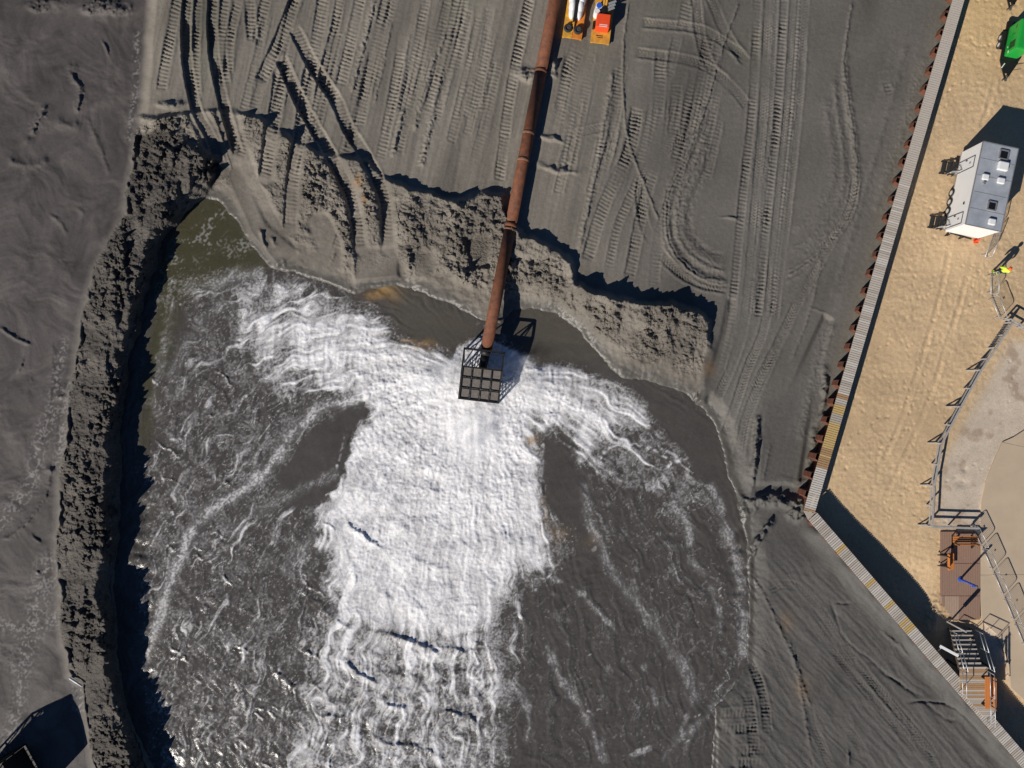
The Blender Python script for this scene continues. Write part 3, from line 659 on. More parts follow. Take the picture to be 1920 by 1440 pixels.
    # lace patterns: stretched along the flow away from the outlet
    ca = 90 * th; ra = r
    flow = fbm(ra + 25 * w1, ca * 3.2 + 30 * w2, 34, 3, 131)
    lace = ridged(Xw + 8 * w3, Yw * .8, 30, 3, 135); lace2 = ridged(Xw, Yw, 13, 2, 139)
    cell = np.abs(perlin(Xw / 17, Yw / 17, 143)) + .5 * np.abs(perlin(Xw / 8, Yw / 8, 147))
    pat = .45 * lace + .25 * lace2 + .30 * (1 - 2.2 * cell) + .35 * flow
    dsum = np.clip(np.maximum(dens, stripe * .95), 0, 1); jet0 = np.exp(-(((X - 890) / 110) ** 2 + ((Y - 790) / 110) ** 2)); dsum = np.clip(dsum + .3 * jet0, 0, 1.2)
    thr = lerp(.86, -.35, dsum ** .8)
    lacef = ss(thr, thr + .20, pat) * ss(.05, .22, dsum)
    soft = ss(.42, 1.08, dsum + .26 * w3 + .16 * flow + .12 * lace2 * (1 - jet0))
    # fan-shaped streaks: alpha eats into the edge along the current
    fan = fbm(rr * .085 + 5 * w1, tt * 150 + 7 * w2 + 3 * w3, 9, 3, 221, .65); fan2 = fbm(rr * .10 + 6 * w1, tt * 60 + 9 * w2, 9, 2, 223)
    mid = ss(1.12, .55, dens) * ss(.08, .3, dens)
    edgef = dens + mid * (.09 * lc + .11 * lw + .05 * lf) + .10 * w3
    soft = ss(.42, .95, edgef + .35 * jet0)
    # long threads drawn out by the current: round a far centre on the left, straight on the right
    rho = np.hypot(X - 950, Y - 1350); phi = np.arctan2(Y - 1350, X - 950) * 640
    acr = np.where(X < 900, rho, X * .9 - Y * .44); alo = np.where(X < 900, phi, X * .44 + Y * .9)
    thr1 = ridged((acr + 26 * w1 + 9 * w3) / 1.0, (alo + 30 * w2) * .22, 17, 2, 225); thr2 = ridged(acr + 18 * w2 + 7 * w4, (alo + 20 * w1) * .38, 8.5, 2, 227)
    region = ss(.08, .34, dsum + .15 * w1) * ss(1.0, .5, dsum)
    tl = .62 * lf + .55 * lc + .35 * lw
    threads = ss(.75 - 1.1 * dsum, 2.0 - 1.1 * dsum, tl + .8 * w3) * region * (.40 + .60 * grainy) * lerp(.46, .50, ss(950, 1050, X)) * (.35 + .75 * ss(-.25, .35, fbm(X, Y, 60, 3, 257))) + ss(.74, .93, thr2) * .34 * grainy * region * ss(1000, 900, X)
    foam = np.clip(np.maximum(np.maximum(lacef * (.35 + .65 * grainy) * lerp(.20, .80, ss(.3, .95, dsum)), soft), threads), 0, 1)
    br = ss(-.6, 1.1, .7 * lf + .6 * lc + .8 * w3)
    foam = np.maximum(foam, stripe * (.26 + .90 * br * (.35 + .65 * grainy)) * .8)
    foam = np.maximum(foam, thin * ss(-.35, .2, perlin(X / 10, Y / 10, 237) + .6 * w3) * (.45 + .55 * br))
    specks = ss(.62, .8, perlin(X / 5, Y / 5, 151) + .35 * w3) * ss(.05, .3, dsum) * .45
    foam = np.clip(np.maximum(foam, specks), 0, 1)
    # ---- surface height
    solid = ss(.6, .95, dens)
    turb = ss(330, 40, r) * solid
    Z = np.full(X.shape, Z_W, np.float32)
    Z += .45 * np.exp(-(r / 80) ** 2) + .22 * np.exp(-(((X - 1010) / 50) ** 2 + ((Y - 700) / 40) ** 2)) + .16 * np.exp(-(((X - 790) / 60) ** 2 + ((Y - 690) / 40) ** 2)) + .10 * np.exp(-(((X - 830) / 170) ** 2 + ((Y - 930) / 210) ** 2))
    jet = np.exp(-(((X - 880) / 70) ** 2 + ((Y - 800) / 85) ** 2))
    lump = fbm(Xw, Yw, 26, 4, 161, .6); lump2 = np.maximum(0, ridged(Xw, Yw, 20, 3, 165) - .05)
    sol2 = ss(.55, 1.0, edgef) * ss(.4, 1, dens)
    crumb = fbm(X + 3 * w3, Y + 3 * w4, 11, 3, 167, .65)
    Z += sol2 * (.013 * lw + .007 * lc + .004 * lf) * ss(40, 160, r); Z += sol2 * (.06 * lump + .045 * lump2 + .075 * crumb + .04 * fbm(X, Y, 6, 2, 166)) * lerp(.6, 1.3, turb) * (1 - .7 * jet) + sol2 * .13 * fbm(Xw * .8 + Yw * .3, Yw * 1.3, 70, 2, 168)
    lobes = ss(.4, .8, dens) * (ss(760, 680, X) * ss(900, 780, Y) + ss(1010, 1050, X))
    Z += np.clip(lobes, 0, 1) * .042 * (perlin((rr + 16 * w1 + 5 * w3) / 11, tt * 3.5 + w2, 231) + .6 * perlin((rr + 10 * w2) / 6, tt * 7, 233))
    Z += jet * .10 * fbm((X - 880) * 1.0, (Y - 720) * .12, 15, 2, 169)
    Z += .05 * ss(.3, .9, dens) * fbm(Xw, Yw, 60, 2, 171) + .02 * foam
    # transverse ripples on the slurry
    ca2 = th * np.maximum(r, 60)
    rip = perlin((r + 20 * w1 + 8 * w3) / 15, ca2 / 46 + 2 * w2, 173) + .55 * perlin((r + 14 * w2) / 7.5, ca2 / 24, 177)
    patch = ss(-.25, .45, fbm(X, Y, 130, 3, 181)) * (1 - solid)
    west = ss(800, 560, X); 
    rightm = ss(980, 1060, X)
    calm = ss(18, -18, samp(csdf([(640,768),(672,748),(690,770),(668,800),(640,900),(600,960),(440,1010),(420,980),(520,880),(570,830)]), X, Y)) + ss(10, -10, samp(csdf([(1012,822),(1040,815),(1060,850),(1090,930),(1130,1050),(1080,1040),(1030,1000)]), X, Y)) + ss(30, -30, samp(csdf([(380,370),(505,495),(330,530),(262,860),(290,560)]), X, Y)) + ss(20, -20, samp(csdf([(735,560),(905,600),(860,660),(780,640)]), X, Y)) + ss(20, -20, samp(csdf([(960,580),(1090,610),(1170,700),(1350,800),(1380,1000),(1300,880),(1170,720),(1010,690)]), X, Y))
    calm = np.clip(calm, 0, 1)
    amp = (.010 + .018 * patch * west + .012 * patch * rightm) * (1 - .85 * calm) * (1 - .6 * solid)
    Z += (1 - solid) * (1 - .8 * calm) * (.007 * lc + .010 * lw)
    Z += amp * np.where(rip > 0, rip ** 1.2 if False else rip * 1.3, rip * .7)
    bank = np.exp(-((X - samp(np.where(True, cparam(LEDGE, [p[0] for p in LEDGE]), 0), X, Y) - 42) / 26) ** 2) * ss(860, 930, Y)
    Z += bank * .17 * perlin((Y + 18 * w1) / 24, (X + 20 * w2) / 60, 183)
    bankr = np.exp(-((X - 1386) / 18) ** 2) * ss(930, 1000, Y) * ss(1300, 1230, Y)
    Z += bankr * .09 * perlin((Y + 10 * w1) / 17, X / 50, 187)
    Z += (1 - calm) * (1 - solid) * .010 * fbm(X, Y, 8, 2, 191) + calm * .02 * perlin((Xw) / 60, (Yw) / 28, 193)
    lowz = ss(560, 640, X) * ss(980, 900, X) * ss(1180, 1230, Y)
    Z += lowz * .10 * fbm(Xw, Yw, 22, 3, 195)
    # standing waves: crests that throw shade upstream
    for pts, h, wd in [
        ([(545,1092),(600,1135),(625,1160),(660,1178),(690,1192)], .34, 6), ([(690,1190),(740,1193),(780,1208),(820,1222),(850,1214)], .36, 7), ([(815,1205),(845,1215),(872,1224),(905,1200),(925,1188)], .30, 6), ([(636,958),(655,985),(680,1005),(720,1035),(735,1042)], .3, 5), ([(640,1238),(668,1262),(700,1276),(708,1295)], .34, 5),
        ([(715,1316),(745,1326),(770,1330)], .26, 5), ([(800,1330),(850,1338),(880,1342),(895,1372),(910,1400)], .24, 5), ([(480,1228),(520,1258),(550,1290),(575,1316)], .26, 5), ([(590,1336),(620,1345),(660,1340)], .28, 5), ([(685,1380),(740,1396),(790,1402),(840,1432)], .24, 5), ([(565,1425),(620,1428)], .26, 5), ([(440,1128),(470,1150),(490,1165)], .2, 4), ([(395,1008),(430,1022),(445,1040)], .18, 4),
        ([(345,1160),(380,1180)], .16, 3), ([(360,1115),(400,1125),(420,1140)], .2, 4), ([(440,1300),(460,1320),(480,1350)], .22, 6), ([(505,1400),(530,1425)], .26, 6), ([(780,905),(810,920),(845,945)], .15, 10), ([(860,950),(900,950),(935,962)], .15, 10), ([(950,1010),(985,1012),(1010,1020)], .15, 10), ([(755,1068),(780,1080)], .15, 10), ([(700,880),(740,900)], .15, 10), ([(760,1130),(800,1150)], .15, 10), ([(880,1100),(930,1080)], .15, 10),
        ([(700,760),(690,830),(665,890),(640,940)], .14, 4), ([(682,770),(660,840),(628,910),(612,945)], .14, 4), ([(668,790),(640,850),(610,915)], .12, 4), ([(716,780),(712,850),(690,920),(670,990)], .10, 5), ([(1008,830),(1012,900),(1016,960),(1022,1010)], .08, 4), ([(640,1010),(660,1060),(665,1120)], .10, 6), ([(690,960),(740,985),(790,1000)], .15, 10), ([(800,860),(840,880),(860,890)], .15, 10), ([(900,1010),(940,1005),(965,1015)], .15, 10), ([(740,1030),(800,1060),(850,1070)], .15, 10), ([(830,1120),(880,1140),(910,1130)], .15, 10), ([(700,1100),(740,1130)], .15, 10),
        ([(435,780),(455,797)], .16, 4), ([(460,810),(500,820)], .13, 3), ([(400,895),(440,912),(450,920)], .15, 4), ([(360,855),(385,870)], .12, 4), ([(330,745),(350,752)], .1, 4), ([(470,695),(490,730)], .14, 4), ([(590,730),(615,742)], .16, 4), ([(545,650),(560,690),(572,715)], .12, 4), ([(1000,1000),(960,1045)], .1, 5),
        ([(1220,1022),(1260,1020),(1300,1024)], .11, 3), ([(1240,1085),(1290,1110),(1330,1095)], .09, 3), ([(1255,1170),(1300,1178),(1340,1178)], .09, 3), ([(1330,1180),(1380,1185)], .1, 4), ([(1290,1205),(1315,1240)], .12, 4), ([(1230,965),(1290,945)], .07, 3), ([(965,1415),(1000,1420),(1040,1430)], .14, 4), ([(970,1150),(990,1155)], .12, 3), ([(1140,735),(1200,830)], .08, 5), ([(1060,690),(1080,730),(1090,780),(1075,820)], .12, 4), ([(1255,1135),(1262,1148)], .1, 3), ([(1360,1215),(1375,1225)], .12, 4), ([(1270,1385),(1310,1400)], .16, 5), ([(380,560),(420,545)], .05, 4)]:
        L = Line(xs, ys, pts, 34); g = L.g + 9 * fbm(L.x, L.y, 26, 4, 201)
        up = np.where(g < 0, np.exp(-(g / (wd * .75)) ** 2), np.exp(-(g / (wd * 1.5)) ** 2))
        inside = 560 < pts[0][0] < 1040 and 780 < pts[0][1] < 1400
        Z[L.win] += (.55 if inside else .22) * h * up * ss(0, .35, L.t) * ss(0, .35, 1 - L.t) * (.8 + .6 * fbm(L.x, L.y, 16, 2, 203))
    wr = random.Random(77)
    for k in range(70):
        zone = wr.random()
        if zone < .66: px, py = wr.uniform(290, 620), wr.uniform(690, 1450)
        elif zone < .84: px, py = wr.uniform(560, 960), wr.uniform(1220, 1450)
        else: px, py = wr.uniform(1060, 1370), wr.uniform(960, 1420)
        if px > 430 and py < 960 and px < 1000: continue
        a_ = math.atan2(py - OY, px - OX) + math.pi / 2 + wr.uniform(-.4, .4); ln = wr.uniform(24, 75)
        if zone < .66: a_ = math.radians(wr.uniform(18, 58))
        if zone >= .84: ln *= .6
        ux, uy = math.cos(a_), math.sin(a_); pts = []
        for q in range(5):
            t_ = (q / 4 - .5) * ln; o_ = wr.uniform(-.1, .1) * ln; pts.append((px + ux * t_ - uy * o_, py + uy * t_ + ux * o_))
        L = Line(xs, ys, pts, 13); g = L.g + 3.0 * fbm(L.x, L.y, 14, 2, 205)
        wd = wr.uniform(1.3, 2.0); hh = wr.uniform(.025, .065) * (.6 if zone >= .84 else 1)
        en = ss(0, .3, L.t) * ss(0, .3, 1 - L.t) * ss(-.35, .1, fbm(L.x, L.y, 22, 2, 206))
        Z[L.win] += hh * np.where(g < 0, np.exp(-(g / wd) ** 2), np.exp(-(g / (wd * 1.9)) ** 2)) * en
        if wr.random() < .6: foam[L.win] = np.maximum(foam[L.win], .6 * np.exp(-((g - wd * 1.3) / 1.7) ** 2) * en * ss(-.2, .2, perlin(L.x / 6, L.y / 6, 208)))
    # ---- colour: slurry, pond, foam, iron stain
    slur = np.array([.080, .073, .067]); pond = np.array([.062, .058, .028]); foamc = np.array([.89, .87, .87])
    A = np.broadcast_to(slur, X.shape + (3,)) * (1 + .16 * fbm(Xw, Yw, 70, 3, 211) + .10 * fbm(X, Y, 12, 2, 213))[..., None]
    pm = ss(22, -22, samp(csdf([(380,360),(415,365),(510,498),(430,512),(340,560),(300,720),(262,880),(262,780),(290,560),(300,480),(340,380)]), Xw, Yw))
    A = lerp(A, pond, (pm * .85)[..., None])
    mud = np.clip(ss(14, -14, samp(csdf([(690,525),(740,525),(905,600),(880,650),(800,650),(740,600)]), Xw, Yw)) + ss(14, -14, samp(csdf([(950,570),(1050,580),(1120,640),(1130,680),(1010,690),(980,640)]), Xw, Yw)), 0, 1)
    A = lerp(A, np.array([.094, .083, .066]), (mud * .8)[..., None])
    pf = ss(.25, .5, lace + .3 * w3) * pm * ss(.1, .5, fbm(X, Y, 50, 2, 215) + .25) * .24 * ss(-.1, .25, perlin(X / 6, Y / 6, 216)); foam = np.maximum(foam, pf)
    thick = ss(-1.1, 1.0, .45 * lw + .4 * lc + .2 * lf + 1.9 * fbm(X, Y, 80, 4, 241))
    foam = foam * (1 - (.0 + .26 * (1 - thick)) * ss(.25, .9, foam) * (1 - .9 * jet0))
    A = lerp(A, foamc, (foam ** 1.15)[..., None])
    for (sx_, sy_, rx, ry, k) in ((712, 548, 24, 14, .85), (795, 652, 18, 8, .8), (770, 636, 14, 5, .6), (1000, 824, 14, 8, .55), (1022, 965, 5, 26, .35), (1045, 1000, 20, 16, .2), (1110, 1010, 14, 14, .2)):
        g = np.exp(-(((Xw - sx_) / rx) ** 2 + ((Yw - sy_) / ry) ** 2)) * k * (.7 + .9 * w3); A = lerp(A, np.array([.42, .25, .09]), np.clip(g, 0, 1)[..., None])
    G = lerp(.20, .75, ss(.15, .6, foam)); G = lerp(G, .4, mud)
    keep = (spit < 14) & (spit > -9999)
    o = grid_mesh('water', xs, ys, Z, keep, A, G, terrain_mat('slurry_and_foam', grain=70, bump=.42, spec=.28, dist=.035))
    tag(o, 'grey sand slurry with white foam spreading from the discharge', None, None, 'structure')
build_water()

# ------------------------------------------------------------------ BEACH SAND east of the bulkhead
def build_beach():
    xs = grid_axis(1480, 1944, 2.0, 30000); ys = grid_axis(-24, 1464, 2.0, 30000)
    i0 = np.searchsorted(xs, 1400); xs = xs[i0:]
    X, Y = np.meshgrid(xs, ys)
    keep = (X > wall_x(Y) - 5)
    n1 = fbm(X, Y, 160, 3, 301); n2 = fbm(X, Y, 10, 2, 303, .7); n3 = ridged(X + 6 * n1, Y, 12, 2, 307)
    pave = ss(16, -16, samp(csdf([(1930,640),(1893,640),(1850,720),(1800,800),(1770,860),(1758,985),(1838,992),(1842,1200),(1900,1290),(2200,1300),(2200,640)]), X + 10 * n1 + 4 * n2, Y + 8 * n1))
    dw = X - wall_x(Y)
    lowb = ss(940, 1100, Y) * ss(190, 40, dw)
    Z = Z_TAN + .05 * n1 - .38 * lowb + (1 - pave) * (.028 * n2 * (.4 + ss(-.3, .3, fbm(X, Y, 70, 2, 313))) + .022 * n3 * ss(-.4, .4, n1 + .3) + .05 * fbm(X, Y, 60, 2, 309))
    # drift heaped at the end of the boardwalk
    q = ((X - 1752) / 18) ** 2 + ((Y - 1152) / 34) ** 2; Z += .32 * np.exp(-q) * (1 + .5 * n2)
    for a, b, rx, ry in ((1803, 905, 12, 8), (1808, 880, 6, 5)): Z -= .07 * np.exp(-(((X - a) / rx) ** 2 + ((Y - b) / ry) ** 2))
    fr_ = random.Random(9)
    def dent(a, b, rx, ry, rot, dp):
        m_ = 3 * max(rx, ry); i0, i1 = np.searchsorted(xs, [a - m_, a + m_]); j0, j1 = np.searchsorted(ys, [b - m_, b + m_]); W = (slice(j0, j1), slice(i0, i1))
        c, s_ = math.cos(rot), math.sin(rot); dx = X[W] - a; dy = Y[W] - b; q = ((dx * c + dy * s_) / rx) ** 2 + ((dy * c - dx * s_) / ry) ** 2
        Z[W] += dp * (-np.exp(-q) + .22 * np.exp(-(np.sqrt(q) - 1.6) ** 2 * 4))
    for k in range(42):
        a, b = fr_.uniform(1560, 1900), fr_.uniform(-10, 1130); hd = fr_.uniform(0, 6.28)
        for st_ in range(fr_.randint(4, 16)):
            hd += fr_.uniform(-.25, .25); a += 15 * math.cos(hd); b += 15 * math.sin(hd); sd_ = 3.2 if st_ % 2 else -3.2
            dent(a - sd_ * math.sin(hd), b + sd_ * math.cos(hd), 3.6, 2.0, hd, fr_.uniform(.025, .06))
    for pts in ([(1800,300),(1770,520),(1700,760),(1640,900)], [(1826,470),(1790,600),(1730,780),(1660,930)], [(1868,140),(1850,210),(1835,240)], [(1896,40),(1880,140)]):
        L = Line(xs, ys, pts, 14)
        if L.ok: Z[L.win] += (-.035 * np.exp(-(L.d / 4) ** 2) + .02 * np.exp(-((L.d - 7) / 2.5) ** 2)) * L.end * (.5 + ss(-.3, .3, fbm(L.x, L.y, 50, 2, 319)))
    A = np.broadcast_to(np.array([.58, .415, .245]), X.shape + (3,)) * (1 + .16 * n1 + .05 * n2 + .10 * fbm(X, Y, 50, 3, 317))[..., None]
    yel = ss(260, -40, Y); A = lerp(A, A * np.array([1.03, 1.0, .86]), yel[..., None])
    wht = np.array([.56, .47, .375]) ; A = lerp(A, wht * (1 + .22 * fbm(X, Y, 40, 4, 311) + .1 * n2)[..., None], (pave * .9)[..., None])
    br = ss(.15, .4, fbm(X, Y, 34, 3, 315)) * pave; A = A * (1 - .30 * br[..., None] * np.array([.8, 1, 1.1]))
    o = grid_mesh('beach_sand', xs, ys, Z, keep, A, np.full(X.shape, .9), terrain_mat('tan_sand', grain=70, bump=.6, spec=.2))
    tag(o, 'tan dry beach sand behind the bulkhead', None, None, 'structure')
build_beach()

# materials for built things
M = {}
M['rust'] = mat('rusty_steel_pipe', (.215, .070, .027), .8, .1, scale=2.6, col2=(.085, .036, .022), bump=.3)
M['rust2'] = mat('rusty_sheet_pile', (.20, .062, .030), .85, .1, scale=3.0, col2=(.075, .034, .022), bump=.3)
M['collar'] = mat('pale_rust_weld', (.27, .13, .07), .8, .1, scale=5, col2=(.12, .055, .03))
M['black'] = mat('black_steel', (.018, .017, .016), .55, .3, scale=8)
M['grate'] = mat('muddy_steel_grating', (.27, .235, .205), .7, .1, scale=6, col2=(.17, .145, .125))
M['w1'] = mat('weathered_plank', (.50, .44, .375), .85, 0, .12, 3, .3, stretch=(1, 12, 1))
M['w2'] = mat('silver_plank', (.58, .53, .47), .85, 0, .12, 3, .3, stretch=(1, 12, 1))
M['w3'] = mat('dull_plank', (.42, .365, .305), .85, 0, .12, 3, .3, stretch=(1, 12, 1))
M['wn'] = mat('new_pine_plank', (.55, .38, .15), .8, 0, .12, 3, .2, stretch=(1, 12, 1))
M['wb'] = mat('cedar_brown_plank', (.40, .24, .12), .8, 0, .12, 3, .2, stretch=(1, 12, 1))
M['dark_wood'] = mat('dark_timber', (.10, .075, .055), .85, 0, .2, 4)
M['deck'] = mat('red_brown_deck_board', (.30, .185, .130), .8, 0, .12, 3, .2, stretch=(10, 1, 1))
M['deck2'] = mat('sandy_deck_board', (.40, .28, .20), .8, 0, .15, 3, .2, stretch=(10, 1, 1))
M['orange_wood'] = mat('orange_varnished_slat', (.58, .20, .045), .55, 0, .15, 5, stretch=(1, 8, 1))
M['galv'] = mat('galvanised_steel', (.52, .52, .52), .45, .5, .12, 8)
M['white'] = mat('white_painted_metal', (.80, .79, .77), .45, 0, .03, 2)
M['roof'] = mat('grey_rubber_roof', (.40, .42, .45), .6, 0, .10, 1.2, col2=(.27, .29, .33))
M['trim'] = mat('aluminium_trim', (.42, .42, .42), .4, .6, .1, 6)
M['glass'] = mat('dark_skylight', (.012, .012, .014), .15, 0, .2, 3)
M['rubber'] = mat('black_rubber', (.022, .022, .022), .8, 0, .3, 8)
M['rim'] = mat('white_wheel_rim', (.72, .72, .72), .4, .3, .08, 5)
M['green'] = mat('bright_green_paint', (.015, .33, .045), .4, 0, .08, 2)
M['yellow'] = mat('worn_yellow_paint', (.80, .40, .03), .6, 0, .2, 3, col2=(.45, .22, .05))
M['orange'] = mat('worn_orange_paint', (.80, .27, .02), .6, 0, .15, 3, col2=(.48, .15, .03))
M['red'] = mat('red_orange_cover', (.85, .085, .02), .5, 0, .08, 2)
M['blue'] = mat('bright_blue_paint', (.03, .11, .55), .45, 0, .15, 4)
M['tarp'] = mat('white_tarpaulin', (.80, .80, .78), .6, 0, .06, 6, .4)
M['hivis'] = mat('hi_vis_yellow_fabric', (.62, .95, .06), .8, 0, .06, 10)
M['navy'] = mat('navy_trousers', (.022, .026, .045), .85, 0, .2, 10)
M['skin'] = mat('skin', (.50, .28, .19), .6, 0, .08, 10)
M['helmet'] = mat('orange_hard_hat', (.90, .14, .02), .35, 0, .05, 4)
M['concrete'] = mat('tan_concrete', (.52, .405, .285), .85, 0, .07, .6, .15)
M['fence_wood'] = mat('grey_weathered_rail', (.36, .34, .32), .85, 0, .15, 5, .2)
M['steel_grey'] = mat('dark_grey_steel', (.13, .13, .13), .5, .5, .2, 6)

# ------------------------------------------------------------------ bulkhead
A0, A1, B1 = (1797 + 280 / 960 * 60, -60.0), (1517.0, 960.0), (1517 + 399 / 462 * 540, 1500.0)
def bulkhead():
    root = empty('bulkhead_wall', P(*A1, -1.6))
    tag(root, 'sheet pile bulkhead wall with rusty corrugated piles and a plank cap', 'bulkhead')
    base = Vector(root.location)
    hw = .415
    keys = ['w1', 'w2', 'w3', 'wn', 'wb']
    pm = {k: MB().box((0, 0, 0), (.135, hw * 2, .05)).mesh('plank', M[k], bevel=.006) for k in keys}
    rest = MB(); planks = []
    def run(p0, p1, side):
        a, b = P(*p0, Z_CAP), P(*p1, Z_CAP); d = (b - a); L = d.length; d.normalize(); n = Vector((-d.y, d.x, 0)) * side
        ang = math.atan2(d.y, d.x); N = int(L / .166)
        for k in range(N):
            c = a + d * (k + .5) * .166; py = 720 - c.y * F / (H - Z_CAP)
            q = R.random()
            key = 'w2' if q < .3 else ('w3' if q > .84 else 'w1')
            if side < 0:
                if 762 < py < 778 or 794 < py < 842 or 852 < py < 858: key = 'wn'
                elif 778 < py < 794 or 842 <= py < 876: key = 'wb' if py > 842 else 'w3'
                elif abs(py - 744) < 2.4 or abs(py - 48) < 3 or abs(py - 957) < 3: key = 'wb'
                elif 876 < py < 955: key = 'w2' if q < .7 else 'w1'
            else:
                for t_ in (1028, 1092, 1134, 1166, 1176, 1180): 
                    if abs(py - t_) < 2.6: key = 'wn'
            planks.append((c + Vector((0, 0, R.uniform(-.004, .004))) - base, ang + R.uniform(-.006, .006), key, -10 < py < 1445))
        # sheet piles
        per = 1.42; K = int(L / per); z0, z1 = -2.2, Z_CAP - .08
        prof = [(0, .10), (.36, .10), (.52, .60), (.90, .60), (1.06, .10), (1.42, .10)]
        v = []; f = []
        th_ = .03
        for (x, y) in prof: v += [(x, y, z0), (x, y, z1), (x, y - th_, z0), (x, y - th_, z1)]
        for i in range(len(prof) - 1):
            o = i * 4; f += [(o, o + 4, o + 5, o + 1), (o + 2, o + 3, o + 7, o + 6), (o + 1, o + 5, o + 7, o + 3)]
        me = MB().add(v, f).mesh('sheet_pile', M['rust2'])
        for k in range(K):
            c = a + d * k * per
            o = link('sheet_pile', me, root, Vector((c.x, c.y, 0)) - Vector((base.x, base.y, base.z)), (0, 0, ang))
            o.scale = (1, -(1 if side < 0 else .62) * R.uniform(.9, 1.06), 1); o.location.z += R.uniform(-.10, 0); o.rotation_euler.z += R.uniform(-.012, .012)
        # beam under the planks on the beach side
        bm_ = MB()
        for off in (-.30, .30):
            bm_.bar(a + n * off - Vector((0, 0, .105)) - base, b + n * off - Vector((0, 0, .105)) - base, .14, .15)
        bm_.build('cap_beam', M['dark_wood'], root)
        wf = MB(); wf.bar(a + n * (.05) - Vector((0, 0, 1.09)) - base, b + n * .05 - Vector((0, 0, 1.09)) - base, .06, 2.1); wf.build('timber_face', M['dark_wood'], root)
    d1 = (P(*A1, Z_CAP) - P(*A0, Z_CAP)).normalized()
    run(A0, A1, -1)
    d2 = (P(*B1, Z_CAP) - P(*A1, Z_CAP)).normalized()
    s2 = P(*A1, Z_CAP) + d2 * .42
    run((960 + s2.x * F / (H - Z_CAP), 720 - s2.y * F / (H - Z_CAP)), B1, 1)
    planks.sort(key=lambda t: (not t[3], t[0].length))
    vis = [p for p in planks if p[3]]; oth = [p for p in planks if not p[3]]
    for i, (c, a_, k, _) in enumerate(vis[:300]): link('plank', pm[k], root, c, (0, 0, a_))
    for (c, a_, k, _) in vis[300:] + oth: rest.box(c, (.135, hw * 2, .05), a_)
    tag(rest.build('cap_planks', M['w1'], root), None, None, None, 'stuff')
    # corner plate where the two runs meet
    a = P(*A1, Z_CAP - .05); n1 = Vector((-d1.y, d1.x, 0)); n2 = Vector((-d2.y, d2.x, 0))
    pts = [a - n1 * hw, a + n1 * hw, a + d2 * .42 + n2 * hw, a + d2 * .42 - n2 * hw]
    pts.sort(key=lambda p: math.atan2(p.y - (a.y - .1), p.x - a.x))
    MB().add([p - base for p in pts] + [p - base - Vector((0, 0, .06)) for p in pts], [(0, 1, 2, 3), (4, 7, 6, 5), (0, 4, 5, 1), (1, 5, 6, 2), (2, 6, 7, 3), (3, 7, 4, 0)]).build('corner_plate', M['w3'], root)
bulkhead()

# ------------------------------------------------------------------ discharge pipe
def pipe():
    zc = .45
    pl = lambda y, z: P(1040.5 - .1965 * y, y, z)
    ys_ = [(-290, .46), (-156, .46), (134, .46), (422, .55), (655, .42)]
    root = empty('discharge_pipe', pl(134, 0)); tag(root, 'long rusty steel dredge discharge pipe running across the sand to the pit', 'pipe'); b = Vector(root.location)
    for (y0, z0), (y1, z1) in zip(ys_[:-1], ys_[1:]):
        MB().tube(pl(y0 + 1, z0) - b, pl(y1 - 1, z1) - b, .435, 40).build('pipe_section', M['rust'], root, True)
    for y, wd, r in ((134, 3.0, .465), (250, 3, .444), (300, 3.5, .446), (422, 4.0, .475), (430, 2, .446)):
        z = np.interp(y, [p[0] for p in ys_], [p[1] for p in ys_])
        MB().tube(pl(y - wd, z) - b, pl(y + wd, z) - b, r, 40).build('collar', M['collar'] if r < .46 else M['rust'], root, True)
    MB().tube(pl(655, .42) - b, pl(666, .36) - b, .435, 32, .33).tube(pl(666, .36) - b, pl(698, .15) - b, .33, 32, .31).build('nozzle', M['black'], root, True)
pipe()

